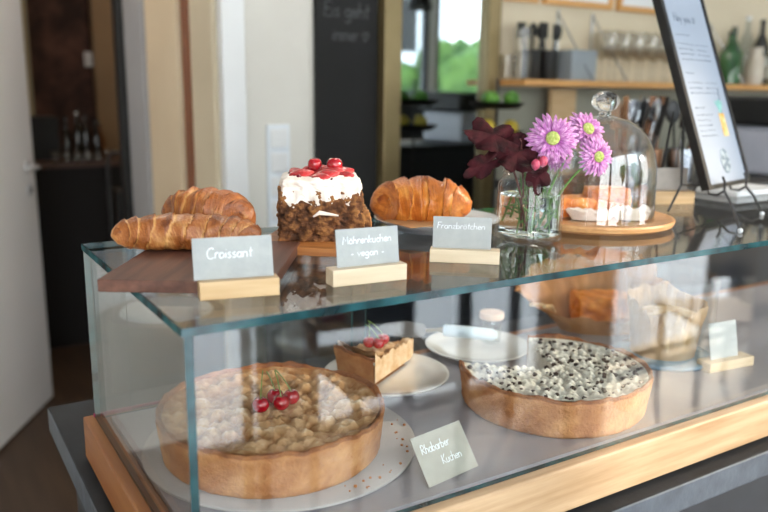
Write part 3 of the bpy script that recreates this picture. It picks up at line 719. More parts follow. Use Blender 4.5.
mum((.610, .112, T+.117), (-.1, -.95, .05), .0285, 'pink chrysanthemum lowest at the right of the bunch', (.550, .150, T+.020), 3)
mum((.578, .158, T+.117), (-.45, -.75, .45), .0250, 'small pink chrysanthemum partly hidden behind the largest bloom', (.540, .168, T+.014), 4)
def leaf(name, label, base, tip, nrm, R, seed, foot, m=m_leafr, cat='leaf', group='burgundy leaves in the flower jar', lobes=5):
    b, tp = Vector(base), Vector(tip); x = (tp-b).normalized(); z = Vector(nrm); z = (z-x*z.dot(x)).normalized(); y = z.cross(x)
    Mx = Matrix((x, y, z)).transposed().to_4x4(); c = (b+tp)/2
    t = thing(name, label, cat, c, 0, group); L = (tp-b).length/2
    nr, na = 12, 90; rings = []; av = []
    for i in range(1, nr+1):
        u = i/nr; ring = []
        for j in range(na):
            a = 2*PI*j/na-PI
            lob = .60+.36*abs(math.cos(a*lobes/2))**.7+.07*abs(math.sin(a*lobes*2.5))+.05*nz((math.cos(a)*3, math.sin(a)*3, seed))
            notch = 1-.55*math.exp(-((abs(a)-PI)/.28)**2)
            r = u*lob*notch
            px, py = L*r*math.cos(a)*1.0, R*r*math.sin(a)
            zz = .16*R*math.sin(a*lobes+seed)*u*u+.10*R*nz((px*40, py*40, seed))-.35*R*u*u*.4
            ring.append((px, py, zz))
        rings.append(ring)
    mb = MB().rings(rings, True, False, False, M=Mx)
    mb.f.append(list(range(na))[::-1]); mb.mi.append(0)
    o = mb.build('leaf_blade', m, t, ang=180, fix=False); sm = o.modifiers.new('thickness', 'SOLIDIFY'); sm.thickness = .0006
    MB().tube(stem_pts(b-c, Vector(foot)-c, .004), .0014, 7).build('stalk', mat('leaf_stalk_%d' % seed, '5a2a22', .5), t)
leaf('heuchera_leaf', 'broad dark burgundy leaf reaching furthest left from the flower jar', (.520, .168, T+.140), (.440, .188, T+.150), (-.25, -.75, .75), .030, 1, (.530, .165, T+.02))
leaf('heuchera_leaf', 'brownish burgundy leaf leaning forward over the left rim of the jar', (.535, .165, T+.140), (.478, .150, T+.105), (-.6, -.75, .35), .033, 2, (.533, .160, T+.015))
leaf('heuchera_leaf', 'ragged narrow burgundy leaf hanging low at the left of the jar', (.495, .168, T+.122), (.436, .180, T+.092), (-.5, -.8, .2), .016, 3, (.528, .155, T+.02))
leaf('heuchera_leaf', 'small burgundy leaf hanging down against the jar neck', (.528, .138, T+.118), (.514, .122, T+.070), (-.6, -.8, .1), .017, 4, (.530, .150, T+.03))
leaf('heuchera_leaf', 'rusty burgundy leaf standing behind the largest pink bloom', (.545, .172, T+.105), (.520, .168, T+.146), (-.55, -.8, .3), .020, 5, (.536, .160, T+.02))
# greenery in the jar
gr = MB(); rn = random.Random(9)
for k in range(16):
    a = rn.uniform(0, 2*PI); r0 = rn.uniform(.004, .032); r1 = rn.uniform(.004, .024); a2 = a+rn.uniform(-.8, .8)
    p0 = Vector((VB[0]+r0*math.cos(a), VB[1]+r0*math.sin(a), T+rn.uniform(.012, .03))); p1 = Vector((VB[0]+r1*math.cos(a2), VB[1]+r1*math.sin(a2), T+rn.uniform(.085, .12)))
    gr.tube([p0, (p0+p1)/2+Vector((.002, .002, 0)), p1], [.0011, .001, .0005], 6)
    for q in range(5):
        s = p0.lerp(p1, .15+.17*q); d = Vector((rn.uniform(-1, 1), rn.uniform(-1, 1), rn.uniform(.2, 1))).normalized()*.010
        c0 = Vector((VB[0], VB[1], s.z)); e = s+d
        if (Vector((e.x, e.y, 0))-Vector((VB[0], VB[1], 0))).length > .037: continue
        gr.tube([s, s+d*.5, e], [.0006, .0022, .0004], 5)
tag(gr.build('green_sprigs', m_green), 'thin green feathery sprigs standing in the water of the flower jar', 'greenery', kind='stuff')
for i, (x, y, z) in enumerate([(.520, .135, .108), (.529, .131, .112), (.536, .137, .106)]):
    b = MB(); b.sphere((0, 0, 0), (.006, .006, .0075), 10, 8, fn=lambda v: v+Vector((0, 0, 1))*.001*nz(v, 300)); b.tube([(0, 0, -.007), (.002, .005, -.03)], .0008, 5)
    tag(b.build('flower_bud', mat('bud_pink_%d' % i, 'a83250', .5, 'cf5a78', 200), loc=(x, y, T+z)), 'small crimson pink bud just above the jar rim', 'flower bud', 'buds in the flower jar')

# ---------------------------------------------------------------- wooden stand with glass dome
sc_ = (.727, .222, T)
st = MB().lathe([(.0005, 0), (.108, 0), (.121, .005), (.1235, .011), (.1225, .0135), (.119, .014), (.116, .0115), (.0005, .0115)], 96, cap0=True, cap1=True).build('cake_stand', m_stand, None, loc=sc_)
tag(st, 'round wooden serving plate under the glass dome', 'serving plate')
dm = thing('glass_dome', 'clear glass dome with a round knob over the pastries', 'glass dome', (.718, .203, T+.0118))
dm.scale = (1.03, 1.03, 1.0)
m_dome = thin_glass('dome_glass', (.97, .98, .98), 2.2)
prof = [(.0800, 0), (.0815, .002), (.0805, .006), (.0802, .05), (.079, .08), (.0745, .103), (.066, .123), (.053, .138), (.036, .149), (.018, .1545), (.010, .156)]
inn = [(max(r-.0022, .004), z-(0 if z < .01 else .0016*(z/.156))) for r, z in reversed(prof)]
MB().lathe(prof+[(.0095, .158)], 80).build('dome_shell', m_dome, dm)
MB().lathe(inn, 80).build('dome_inner', m_dome, dm)
MB().lathe([(.0005, .1545), (.010, .1555), (.0085, .161), (.009, .163), (.016, .167), (.0195, .173), (.020, .179), (.0175, .186), (.011, .191), (.0005, .193)], 40, cap0=True, cap1=True).build('knob', m_solid, dm)
def pastry(label, loc, rz, sx, sy, sz, seed, m):
    vs, fs, a = blob_box(-sx, sx, -sy, sy, 0, sz, 20, .004, 45, .22, lambda w: Vector((w.x, w.y, max(w.z, 0))), seed)
    o = MB().add(vs, fs, a=a).build('pastry_slice', m, None, ang=180, loc=loc); o.rotation_euler = (0, 0, rz)
    return tag(o, label, 'pastry')
m_orange = vmat('orange_pastry', 'b8561a', 'f4a858', .45, 60, .5, 'e2802e', coat=.3)
pastry('flat orange brown pastry slice at the left under the glass dome', (.688, .236, T+.0135), -.3, .036, .026, .030, 4, m_orange)
pastry('taller orange brown pastry slice at the right under the glass dome', (.748, .215, T+.0135), -.6, .033, .024, .044, 5, m_orange)
wrap('paper_wrap', 'white paper folded around the pastries under the glass dome, left piece', (.690, .190, T+.0135), .036, .014, .015, -.5, mat('white_paper', 'e9dcd6', .6, 'f2e6e0', 20), 1.3, .25, 0, 90, 14, .4)
wrap('paper_wrap', 'white paper folded around the pastries under the glass dome, right piece', (.745, .160, T+.0135), .030, .012, .018, -.5, mat('white_paper_b', 'eadfd9', .6, 'f2e8e2', 20), 5.3, .25, 0, 90, 14, .4)

# ---------------------------------------------------------------- tablet menu on wire easel
AZ, TL, PW, PL = .2394, .352, .200, .40
A = Vector((1.026, .228, T+.036))
wv = Vector((math.cos(AZ), math.sin(AZ), 0)); nn = Vector((math.sin(AZ), -math.cos(AZ), 0)); U = Vector((0, 0, 1))*math.cos(TL)-nn*math.sin(TL); Nf = wv.cross(U)
if Nf.dot(nn) < 0: Nf = -Nf
Mp = Matrix((wv, -Nf, U)).transposed().to_4x4()   # local x width, y into panel, z up the panel
tb = thing('menu_board', 'black framed menu board with printed drinks list on a wire easel', 'menu board', A)
tb.rotation_euler = Mp.to_euler()
q = MB(); fw = .013
q.box(0, fw, 0, .016, 0, PL); q.box(PW-fw*.6, PW, 0, .016, 0, PL); q.box(fw, PW-fw*.6, 0, .016, 0, fw*.6); q.box(fw, PW-fw*.6, 0, .016, PL-fw, PL); q.box(fw, PW-fw*.6, .009, .0155, fw*.6, PL-fw)
q.build('frame', m_black, tb, smooth=False, bevel=.001)
MB().box(fw, PW-fw*.6, .004, .0085, fw*.6, PL-fw).build('menu_sheet', m_screen, tb, smooth=False)
w = MB(); I4 = Matrix.Identity(4)
write(w, 'Hey you *', .045, .318, .018, .0005, I4, .0036, width=.095); w.build('heading', m_ink, tb)
w = MB(); w2 = MB()
def squig(x0, x1, z, h, s, w):
    rr = random.Random(s); x = x0
    while x < x1:
        L = rr.uniform(.008, .02); pts = [(x+L*k/6, .0037, z+rr.uniform(-h, h)) for k in range(7)]
        w.tube(pts, .0005, 4); x += L+.004
for k, z in enumerate([.292, .275, .265, .255, .245, .218, .200, .190, .180, .152, .138, .128, .118, .108, .098]):
    hd_ = k in (0, 5, 9)
    if hd_ and k: w.build('drinks_list', m_ink, tb); w2.build('price_column', m_ink, tb) ; w = MB(); w2 = MB()
    squig(.035, .075 if hd_ else .095, z, .0014, k, w)
    if not hd_ and k < 9: squig(.112, .155, z, .0012, k+50, w2)

w.build('drinks_list', m_ink, tb)
d = MB(); d.lathe([(.0005, 0), (.019, 0), (.019, .0008), (.0005, .0008)], 24, Matrix.Translation((.110, .0036, .048)) @ Matrix.Rotation(PI/2, 4, 'X') @ Matrix.Scale(1.25, 4, (0, 1, 0)), cap0=True, cap1=True)
lf = d.build('round_badge', mat('badge_grey', '6f7f8c', .6, 'a9b6c0', 90, lo=.48, hi=.52), tb)
d = MB(); d.box(.136, .160, .003, .004, .095, .140); d.build('drink_picture', mat('drink_orange', 'd99a2c', .6, 'e8d9a0', 60), tb, smooth=False, bevel=.0004)
d = MB()
for k in range(5): d.tube([(.148, .0036, .140), (.148+.004*(k-2), .0036, .155+.006*(2-abs(k-2))), (.148+.009*(k-2), .0036, .165)], [.001, .0022, .0006], 5)
d.build('pineapple_leaves', mat('mint', '8fc4bd', .6), tb)
d = MB().tube([(.154, .0036, .140), (.162, .0036, .19)], .0008, 5); d.build('straw_picture', m_ink, tb)
es = thing('wire_easel', 'black wire easel holding the menu board on the glass top', 'easel', (0, 0, 0))
def wp(x, y, z): return A+wv*x-Nf*y+U*z
HK = []
for (hx, foot) in [(.045, (.862, .055, T+.003)), (.150, (1.050, .140, T+.003))]:
    back = wp(hx, .024, .05); bot = wp(hx, .022, -.006); fr = wp(hx, -.006, -.008); lip = wp(hx, -.010, .018)
    MB().tube([lip, wp(hx, -.011, .006), fr, wp(hx, .008, -.012), bot, back], .0022, 8).build('hook', m_black, es)
    MB().tube([fr, (Vector(fr)+Vector(foot))/2+Vector((0, 0, .006)), foot], .0022, 8).build('front_leg', m_black, es)
    MB().sphere(foot, .0042, 10, 8).build('rubber_foot', mat('clear_rubber', 'c4ccd2', .2, coat=.6), es)
    MB().tube([back, wp(hx, .024, .16), wp(.0975, .026, .20)], .0022, 8).build('back_wire', m_black, es)
hinge = wp(.06, .030, .17)
rear = Vector((.928, .236, T+.003))
MB().tube([hinge, hinge.lerp(Vector((.975, .25, T+.045)), .55), Vector((.975, .25, T+.045)), rear], .0022, 8).build('rear_leg', m_black, es)
MB().tube([(.975, .25, T+.045), wp(.045, .024, .01), wp(.150, .024, .01)], .0022, 8).build('cross_wire', m_black, es)
u1 = [wp(.0+.05, .05, .16), wp(.03, .09, .06), wp(.05, .09, .01), wp(.10, .08, .0), wp(.13, .05, .04)]
MB().tube([Vector(a).lerp(Vector(b), k/5) for a, b in zip(u1, u1[1:]) for k in range(5)], .0022, 8).build('wire_loop', m_black, es)

# ---------------------------------------------------------------- side cabinet, cutlery, coffee machine
sb = thing('side_cabinet', 'dark cabinet behind the glass case at the right', 'cabinet', (0, 0, 0))
MB().box(1.25, 2.9, .675, 1.06, .0, 1.17).build('body', m_panel, sb, smooth=False)
MB().box(1.24, 2.91, .665, 1.07, 1.171, 1.198).build('cabinet_top', m_slate, sb, smooth=False, bevel=.002)
def cup(x, y, r, h, label, m):
    return tag(MB().lathe([(.0005, 0), (r*.9, 0), (r*.93, .003), (r, h), (r-.002, h), (r*.9, .005), (.0005, .004)], 32, cap0=True, cap1=True).build('cutlery_cup', m, None, loc=(x, y, 1.1985)), label, 'cup')
m_copper = mat('copper', '94705a', .25, 'a88064', 30, metal=1)
cups = [(1.395, .735, .045, .10), (1.50, .765, .045, .10), (1.60, .730, .042, .10)]
cup(*cups[0], 'steel cup of cutlery nearest the glass dome', m_steel); cup(*cups[1], 'copper cup of cutlery behind the tablet easel', m_copper); cup(*cups[2], 'steel cup of cutlery closest to the coffee machine', m_steel)
def cutlery(kind, m):
    mb = MB(); L = .2
    if kind == 'fork':
        mb.tube([(0, 0, 0), (0, 0, .1), (0, 0, .13)], [.004, .0025, .004], 8)
        mb.box(-.011, .011, -.001, .001, .128, .15)
        for k in range(4): mb.box(-.011+.0063*k, -.008+.0063*k, -.001, .001, .15, .19)
    elif kind == 'spoon':
        mb.tube([(0, 0, 0), (0, 0, .1), (0, 0, .14)], [.004, .0025, .003], 8)
        mb.sphere((0, 0, .165), (.017, .004, .027), 14, 10)
    else:
        mb.tube([(0, 0, 0), (0, 0, .11)], [.006, .0055], 8); mb.box(-.010, .008, -.0008, .0008, .108, .20)
    o = mb.build(kind, m, None)
    return o
m_whit = mat('white_handle', 'd8d4cd', .4)
rn = random.Random(12); kinds = ['fork', 'spoon', 'knife']; first = {}
cl = {'m_s': m_steel, 'm_c': m_copper, 'm_k': m_black}
for ci, (cx_, cy_, cr, chh) in enumerate(cups):
    for k in range(9):
        kd = kinds[(k+ci) % 3]; mm = [m_steel, m_copper, m_black, m_copper][(k*2+ci+k//3) % 4]; key = (kd, mm.name)
        if key not in first: first[key] = o = cutlery(kd, mm)
        else: o = first[key].copy(); COL.objects.link(o)
        a = 2*PI*k/9+ci; o.location = (cx_+cr*.42*math.cos(a), cy_+cr*.42*math.sin(a), 1.207+rn.uniform(0, .004)); 
        o.rotation_euler = (-.16*math.sin(a)+rn.uniform(-.03, .03), .16*math.cos(a)+rn.uniform(-.03, .03), rn.uniform(0, 6))
        nm = {'steel': 'steel', 'copper': 'copper', 'black_metal': 'black'}[mm.name]; o.scale = (1.2, 1.2, 1.15)
        where = ['the cup nearest the glass dome', 'the copper cup', 'the cup closest to the coffee machine'][ci]
        tag(o, '%s coloured %s standing in %s' % (nm, kd, where), kd, 'cutlery standing in the cups')
cm = thing('coffee_machine', 'pale grey coffee machine with a dark lid and small blue light', 'coffee machine', (2.06, .72, 1.1985), -.05)
MB().box(0, .40, 0, .30, .0, .15).build('body', mat('machine_grey', 'b5b8c4', .35, 'a9acb8', 8), cm, bevel=.012)
MB().box(-.02, .42, -.02, .31, .151, .24).build('lid', m_blackp, cm, bevel=.014)
MB().sphere((.095, -.0205, .178), (.012, .004, .006), 12, 8).build('indicator_light', mat('blue_led', '3a3cff', .4, emit=4), cm)
MB().box(.43, .46, .0, .1, .0, .08).build('drip_cup', m_blackp, cm, bevel=.004)
tag(MB().box(0, .16, 0, .10, 0, .012).build('tray', m_white, None, bevel=.003, loc=(1.22, .30, T+.0003)), 'white tray edge lying on the glass top behind the easel', 'tray')

# ---------------------------------------------------------------- back bar
bk = thing('back_counter', 'long back bar counter with dark top against the beige wall', 'counter', (0, 0, 0))
MB().box(1.3, 3.9, 1.10, 1.625, .0, .87).build('body', m_panel, bk, smooth=False)
MB().box(1.29, 3.91, 1.085, 1.632, .871, .905).build('counter_top', m_slate, bk, smooth=False, bevel=.002)
SZ = 1.487
sh = thing('wall_shelf', 'long oak wall shelf carrying glasses, utensils and bottles', 'shelf', (0, 0, 0))
MB().box(1.725, 3.95, 1.50, 1.699, SZ-.022, SZ).build('shelf_board', m_shelf, sh, smooth=False, bevel=.001)
for x in (2.05, 2.24, 3.0, 3.7):
    MB().tube([(x, 1.693, SZ+.27), (x, 1.693, SZ+.001)], .004, 8).build('bracket', m_steel, sh)
    MB().tube([(x, 1.693, SZ+.26), (x+.02, 1.51, SZ+.003)], .003, 8).build('cable', m_steel, sh)
for i, (a, b) in enumerate([(1.74, 1.93), (1.965, 2.335), (2.375, 2.70)]):
    pf = thing('picture', ['oak framed white picture high on the wall, leftmost', 'oak framed white picture high on the wall in the middle', 'oak framed white picture high on the wall beside the tablet'][i], 'picture', (a, 1.69, 1.775))
    q = MB(); w_ = b-a; q.box(0, w_, -.012, .008, 0, .022); q.box(0, w_, -.012, .008, .42, .44); q.box(0, .018, -.012, .008, .022, .42); q.box(w_-.018, w_, -.012, .008, .022, .42); q.build('frame', m_shelf, pf, smooth=False)
    MB().box(.018, w_-.018, -.004, .006, .022, .42).build('print', m_white, pf, smooth=False)
bc = thing('base_cabinet', 'low dark cabinet against the grey wall behind the glass case', 'cabinet', (0, 0, 0))
MB().box(.76, 1.24, 1.25, 1.63, 0, .93).build('body', m_panel, bc, smooth=False)
MB().box(.75, 1.25, 1.235, 1.632, .931, .955).build('cabinet_top', m_slate, bc, smooth=False, bevel=.002)
bn = thing('waste_bin', 'tall round black bin with a pale grey lid behind the case at the left', 'bin', (.33, 1.22, 0))
MB().lathe([(.0005, 0), (.125, 0), (.13, .01), (.14, .86), (.14, .88), (.0005, .88)], 48, cap0=True, cap1=True).build('bin_body', m_blackp, bn)
MB().lathe([(.0005, .8805), (.142, .8805), (.142, .90), (.125, .905), (.118, .90), (.0005, .90)], 48, cap0=True, cap1=True).build('rim', m_blackp, bn)
MB().lathe([(.0005, .9005), (.112, .9005), (.105, .910), (.0005, .913)], 48, cap0=True, cap1=True).build('lid', mat('lid_grey', '9aa0a6', .5, 'a5aab0', 20), bn)
# wine glasses
m_wg = thin_glass('wine_glass', (.93, .92, .9), 1.6)
wg = MB().lathe([(.0005, 0), (.034, 0), (.034, .0015), (.006, .004), (.0035, .01), (.003, .075), (.006, .083), (.026, .1), (.036, .125), (.037, .15), (.032, .195), (.0315, .195), (.0365, .15), (.0355, .126), (.025, .102), (.0005, .086)], 28, cap0=True, cap1=True).build('wine_glass', m_wg, None, loc=(2.215, 1.565, SZ+.0005))
tag(wg, 'clear stemmed wine glass standing on the oak wall shelf', 'wine glass', 'wine glasses on the shelf')
for k in range(1, 14):
    c = wg.copy(); COL.objects.link(c); c.location = (2.215+.0405*k, 1.645 if k % 2 else 1.565, SZ+.0005)
    
tm = MB().lathe([(.0005, 0), (.03, 0), (.036, .09), (.0345, .09), (.029, .006), (.0005, .006)], 24, cap0=True, cap1=True).build('tumbler', m_wg, None, loc=(1.765, 1.57, SZ+.0005))
tag(tm, 'clear glass tumbler at the left end of the wall shelf', 'glass', 'tumblers on the shelf')
for (x, y, z) in [(1.765, 1.65, 0), (1.765, 1.57, .092)]:
    c = tm.copy(); COL.objects.link(c); c.location = (x, y, SZ+.0005+z)
# utensil jug with black utensils
for (x, y, lb) in [(1.845, 1.61, 'dark jug of black kitchen utensils on the wall shelf, left one'), (1.93, 1.61, 'dark jug of black kitchen utensils beside the grey box')]:
    tag(MB().lathe([(.0005, 0), (.034, 0), (.037, .004), (.037, .11), (.035, .11), (.034, .006), (.0005, .006)], 24, cap0=True, cap1=True).build('utensil_jug', m_blackp, None, loc=(x, y, SZ+.0005)), lb, 'jug')
    for k in range(4):
        a = k*1.6+x*9; dx, dy = .014*math.cos(a), .014*math.sin(a)
        e = MB(); e.tube([(0, 0, 0), (dx*2.2, dy*2.2, .15)], .0045, 8)
        fm = Matrix.Translation((dx*2.6, dy*2.6, .165))
        if k % 2: e.box(-.018, .018, -.003, .003, -.02, .035, fm)
        else: e.sphere((dx*2.6, dy*2.6, .17), (.02, .008, .026), 12, 8)
        tag(e.build('kitchen_utensil', m_blackp, None, loc=(x+dx*.4, y+dy*.4, SZ+.008)), 'black %s sticking up from %s' % ('turner' if k % 2 else 'ladle', 'the left utensil jug' if x < 1.9 else 'the jug beside the grey box'), 'utensil', 'black utensils on the shelf')
tag(MB().box(0, .135, 0, .12, 0, .115).build('storage_box', mat('grey_box', '8c959b', .6, '868f96', 10), None, bevel=.003, loc=(1.995, 1.55, SZ+.0005)), 'grey storage box on the wall shelf beside the utensils', 'box')
tag(MB().box(0, .135, 0, .018, 0, .55).build('wooden_board', m_pine, None, bevel=.002, loc=(1.96, 1.612, .906)), 'tall pale wooden board leaning under the wall shelf', 'board')
# bottles
def bottle(name, label, x, y, r, h, m, cap, z=SZ, neck=.35, lab=None):
    t = thing(name, label, 'bottle', (x, y, z+.0005))
    MB().lathe([(.0005, 0), (r*.92, 0), (r, .004), (r, h*(1-neck)*.88), (r*.8, h*(1-neck)), (r*.36, h*(1-neck*.62)), (r*.32, h*.95), (.0005, h*.95)], 24, cap0=True, cap1=True).build('bottle_body', m, t)
    MB().lathe([(.0005, h*.9502), (r*.36, h*.9502), (r*.36, h), (.0005, h)], 16, cap0=True, cap1=True).build('cap', cap, t)
    if lab: MB().lathe([(r*1.01, h*.15), (r*1.015, h*.15), (r*1.015, h*.42), (r*1.01, h*.42)], 24).build('paper_label', lab, t)
m_gb = mat('green_bottle_glass', '1d4a22', .1, '26602c', 8, coat=.6); m_bb = mat('dark_bottle_glass', '1c1a18', .1, coat=.6); m_cb = thin_glass('clear_bottle', (.85, .88, .88), 1.8)
m_amb = mat('amber_bottle', '6a3a16', .12, coat=.6); m_blb = mat('blue_bottle', '20304a', .12, coat=.6); m_plab = mat('paper_label', 'd9d5cc', .7)
bt = [('wide green bottle nearest the tablet on the shelf', 3.02, 1.59, .052, .23, m_gb, m_blackp, None), ('green bottle with black cap behind the pale pitcher', 3.125, 1.655, .034, .26, m_gb, m_blackp, m_plab),
      ('clear bottle with white label on the shelf', 3.20, 1.64, .036, .31, m_cb, m_white, m_plab), ('dark bottle with a black cap among the spirits', 3.30, 1.63, .036, .30, m_bb, m_blackp, m_plab),
      ('clear bottle in the middle of the spirits', 3.34, 1.55, .036, .27, m_cb, m_steel, None), ('dark blue bottle at the right of the spirits', 3.42, 1.6, .036, .26, m_blb, m_blackp, m_plab),
      ('amber bottle at the far right of the shelf', 3.51, 1.6, .036, .29, m_amb, m_blackp, m_plab), ('small clear bottle at the front of the spirits', 3.265, 1.54, .030, .20, m_cb, m_steel, m_plab)]
for lb, x, y, r, h, m, c, l in bt: bottle('bottle', lb, x, y, r, h, m, c, lab=l)
pt = thing('pitcher', 'pale stoneware pitcher in front of the green bottles', 'pitcher', (3.145, 1.55, SZ+.0005))
MB().lathe([(.0005, 0), (.035, 0), (.043, .03), (.04, .08), (.026, .13), (.032, .165), (.03, .165), (.024, .13), (.0005, .12)], 28, cap0=True, cap1=True).build('body', mat('stoneware', 'c9beae', .4, 'bdb1a0', 20), pt)
MB().tube([(.03, 0, .14), (.06, 0, .13), (.065, 0, .09), (.04, 0, .05)], .006, 8).build('handle', mat('stoneware_handle', 'c9beae', .4), pt)
# fruit stand
fs_ = thing('fruit_stand', 'two tier black wire fruit stand on the back counter', 'fruit stand', (1.53, 1.42, .906))
MB().tube([(0, 0, 0), (0, 0, .58)], .005, 8).build('pole', m_black, fs_)
MB().lathe([(.0005, 0), (.09, 0), (.09, .006), (.0005, .006)], 32, cap0=True, cap1=True).build('base', m_black, fs_)
for z in (.385, .480):
    MB().lathe([(.006, 0), (.07, 0), (.092, .018), (.094, .022), (.091, .022), (.068, .004), (.006, .004)], 32).build('tray', m_black, fs_, loc=(0, 0, z))
m_lime = mat('lime_skin', '35661a', .5, '568c2a', 30, .2, 200); m_lem = mat('lemon_skin', 'b89c2a', .5, 'ccb544', 30, .2, 200)
for (x, y, z, m, nm, lb) in [(-.042, -.02, .488, m_lime, 'lime', 'green lime on the upper tray of the fruit stand, left'), (.035, -.03, .488, m_lime, 'lime', 'green lime on the upper tray of the fruit stand, right'), (.0, .045, .488, m_lime, 'lime', 'green lime at the back of the upper fruit tray'),
                             (-.045, -.01, .393, m_lem, 'lemon', 'yellow lemon on the lower tray of the fruit stand, left'), (.042, -.025, .393, m_lem, 'lemon', 'yellow lemon on the lower tray of the fruit stand, right'), (.0, .048, .393, m_lem, 'lemon', 'yellow lemon at the back of the lower fruit tray')]:
    r = .027
    o = MB().sphere((0, 0, 0), (r, r, r), 18, 12, fn=lambda v: v*(1+.18*max(0, abs(v.x)/r-.85)*4)).build(nm, m, None, loc=(1.53+x, 1.42+y, .906+z+r-.003)); o.rotation_euler = (0, 0, x*30)
    tag(o, lb, nm)

# ---------------------------------------------------------------- dark room beyond the passage
bl_ = bpy.data.lights.new('far_room_fill', 'POINT'); bl_.energy = 6; bl_.color = (1, .78, .55); bl_.shadow_soft_size = .08  # unseen fill light added to lift the passage and far room
bo = bpy.data.objects.new('far_room_fill', bl_); COL.objects.link(bo); bo.location = (1.3, 4.3, 2.6)
dt = thing('dresser', 'dark sideboard in the unlit room beyond the doorway', 'sideboard', (0, 0, 0))
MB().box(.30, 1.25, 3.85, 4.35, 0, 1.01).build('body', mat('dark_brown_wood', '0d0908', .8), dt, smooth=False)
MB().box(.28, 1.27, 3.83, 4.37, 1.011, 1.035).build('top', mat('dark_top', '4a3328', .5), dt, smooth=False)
tag(MB().box(0, .17, 0, .2, 0, .24).build('speaker_box', m_blackp, None, bevel=.006, loc=(.40, 4.05, 1.0355)), 'black box shaped speaker on the dark sideboard beside the white door', 'speaker')
rn = random.Random(4)
for k, (x, y, h) in enumerate([(.60, 4.0, .20), (.655, 3.98, .27), (.705, 4.02, .26), (.755, 3.98, .23), (.62, 4.12, .24), (.69, 4.14, .28), (.80, 4.1, .2)]):
    bottle('bottle', ['short dark bottle nearest the black speaker', 'tall dark bottle with pale cap in the unlit room', 'dark bottle in the middle of the sideboard row', 'medium dark bottle at the right of the sideboard row', 'dark bottle at the back left of the sideboard', 'tallest dark bottle at the back of the sideboard', 'small amber bottle at the right end of the sideboard'][k], x, y, .026, h, m_bb if k != 6 else m_amb, m_plab if k == 1 else m_blackp, z=1.035)
for k in range(6):
    c = tm.copy(); COL.objects.link(c); c.location = (.52+.055*k, 3.90+.01*(k % 2), 1.0355); c.scale = (.7,)*3
    c['label'] = 'small drinking glass on the dark sideboard beyond the doorway'; c['group'] = 'glasses on the sideboard'; c['category'] = 'glass'
rl = thing('clothes_rail', 'black metal rail trolley standing in front of the dark sideboard', 'rail', (.70, 3.25, 0))
MB().tube([(-.05, 0, .03), (-.05, 0, 1.10), (-.03, 0, 1.13), (.22, 0, 1.13), (.24, 0, 1.10), (.24, 0, .03)], .009, 8).build('frame', m_black, rl)
for s in (-.05, .24): MB().tube([(s, -.14, .012), (s, .14, .012)], .010, 8).build('foot', m_black, rl)
MB().box(-.04, .23, -.11, .11, .72, .95).build('basket', m_blackp, rl, bevel=.01)
ls = thing('light_switch', 'small pale light switch on the mottled wallpaper of the dark room', 'switch', (.985, 5.195, 1.63))
MB().box(-.03, .03, -.012, 0, -.05, .05).build('plate', m_white, ls, bevel=.003)
MB().box(-.015, .015, -.016, -.0125, -.02, .02).build('rocker', m_white, ls, bevel=.002)

# ---------------------------------------------------------------- guest side of the cafe (seen in the reflections)
pl = thing('pendant_lamp', 'black dome pendant lamp hanging in the cafe, seen in the mirror', 'lamp', (2.6, -.12, 1.93))
MB().lathe([(.075, 0), (.073, .03), (.062, .062), (.04, .085), (.012, .097), (.0005, .098)], 32, cap1=True).build('lamp_shade', m_black, pl)
MB().tube([(0, 0, .098), (0, 0, .965)], .003, 6).build('cord', m_black, pl)
MB().sphere((0, 0, .03), .022, 14, 10).build('bulb', mat('bulb', 'ffd9a0', .4, emit=6), pl)
em = thing('espresso_machine', 'black espresso machine on the side bar, seen in the mirror', 'espresso machine', (2.95, -.62, 1.0), .6)
MB().box(-.26, .26, -.2, .2, .06, .42).build('body', m_blackp, em, bevel=.015)
MB().box(-.28, .28, -.22, .22, .0, .055).build('drip_tray', m_steel, em, bevel=.006)
for s in (-.12, .12): MB().tube([(s, -.2, .2), (s, -.30, .17)], .014, 10).build('group_handle', m_black, em)
MB().box(-.24, .24, -.18, .18, .421, .44).build('cup_rail', m_steel, em, bevel=.004)
sbr = thing('side_bar', 'dark side bar cabinet on the guest side of the cafe', 'cabinet', (2.95, -.62, 0), .6)
MB().box(-.5, .5, -.3, .3, 0, .96).build('body', m_panel, sbr, smooth=False); MB().box(-.52, .52, -.32, .32, .961, .998).build('cabinet_top', m_oak, sbr, smooth=False)
def bar_table(x, y, rz, label, h=1.05):
    t = thing('bar_table', label, 'table', (x, y, 0), rz, 'bar tables by the window')
    MB().box(-.32, .32, -.22, .22, h-.035, h).build('tabletop', mat('table_wood_dark', '3a2f2a', .5), t, smooth=False, bevel=.003)
    for sx in (-.28, .28):
        for sy in (-.18, .18): MB().box(sx-.018, sx+.018, sy-.018, sy+.018, 0, h-.0355).build('leg', m_black, t, smooth=False)
    return t
bar_table(.42, -1.62, .25, 'dark bar table by the window straight behind the photographer')
bar_table(1.75, -1.65, 0, 'dark bar table by the window to the right of the counter')
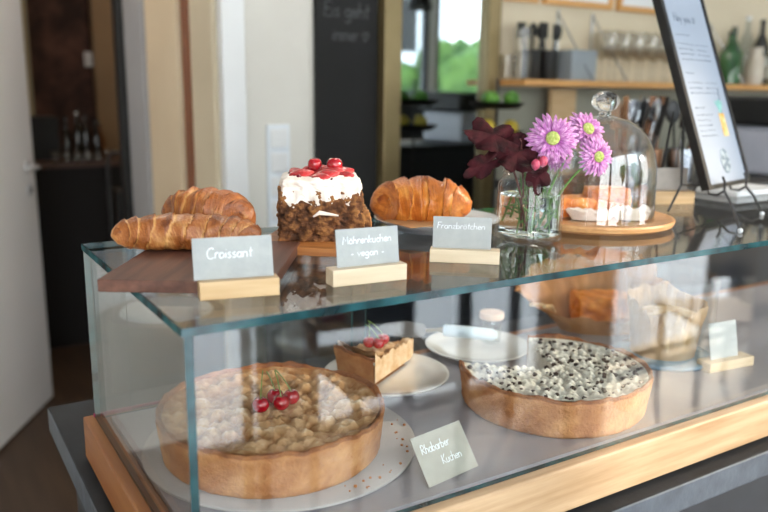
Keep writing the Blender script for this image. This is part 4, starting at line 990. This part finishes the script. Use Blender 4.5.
def chair(x, y, rz, label):
    t = thing('wooden_chair', label, 'chair', (x, y, 0), rz, 'chairs on the guest side')
    MB().box(-.21, .21, -.2, .2, .43, .455).build('seat', mat('chair_wood', '5a4434', .5), t, bevel=.006)
    for sx in (-.18, .18):
        MB().tube([(sx, -.17, 0), (sx, -.17, .43)], .015, 8).build('leg', m_black, t); MB().tube([(sx, .18, 0), (sx, .17, .43), (sx, .21, .86)], .015, 8).build('leg', m_black, t)
    MB().box(-.2, .2, .185, .205, .66, .86).build('backrest', mat('chair_back', '5a4434', .5), t, bevel=.006)
chair(3.0, -1.5, .4, 'dark wooden chair by the window near the side bar'); chair(3.8, -1.2, 2.2, 'dark wooden chair by the far window')

def added_bar_chair(x, y, rz, label):  # unseen dark chair added to darken part of the front glass reflection
    t = thing('added_bar_chair', label, 'chair', (x, y, .008), rz, 'added dark bar chairs on the guest side')
    MB().box(-.2, .2, -.19, .19, .60, .64).build('seat', m_blackp, t, bevel=.01)
    for sx in (-.17, .17):
        MB().tube([(sx, -.16, 0), (sx, -.16, .60)], .016, 8).build('leg', m_black, t); MB().tube([(sx, .17, 0), (sx, .17, .60), (sx, .20, .98)], .016, 8).build('leg', m_black, t)
    MB().box(-.19, .19, .180, .21, .68, .98).build('backrest', mat('navy_fabric', '1c2430', .7), t, bevel=.01)
added_bar_chair(1.0, -1.25, PI+.1, 'added dark bar chair facing the window, darkening the front glass reflection')
for x, y, lb in [(.95, .95, 'added unseen fill lamp over the aisle behind the case'), (.25, 2.2, 'added unseen fill lamp near the open white door')]:
    t = thing('fill_lamp', lb, 'lamp', (x, y, 2.9), 0, 'added fill lamps')
    MB().lathe([(.0005, -.05), (.16, -.05), (.17, -.04), (.17, -.0005), (.0005, -.0005)], 40, cap0=True, cap1=True).build('lamp_housing', m_white, t)
    l = bpy.data.lights.new('fill_lamp_light', 'AREA'); l.shape = 'DISK'; l.size = .3; l.energy = 9; l.color = (1, .9, .78)  # unseen lamps added to brighten the door and the back area
    lo = bpy.data.objects.new('fill_lamp_light', l); COL.objects.link(lo); lo.location = (x, y, 2.845)
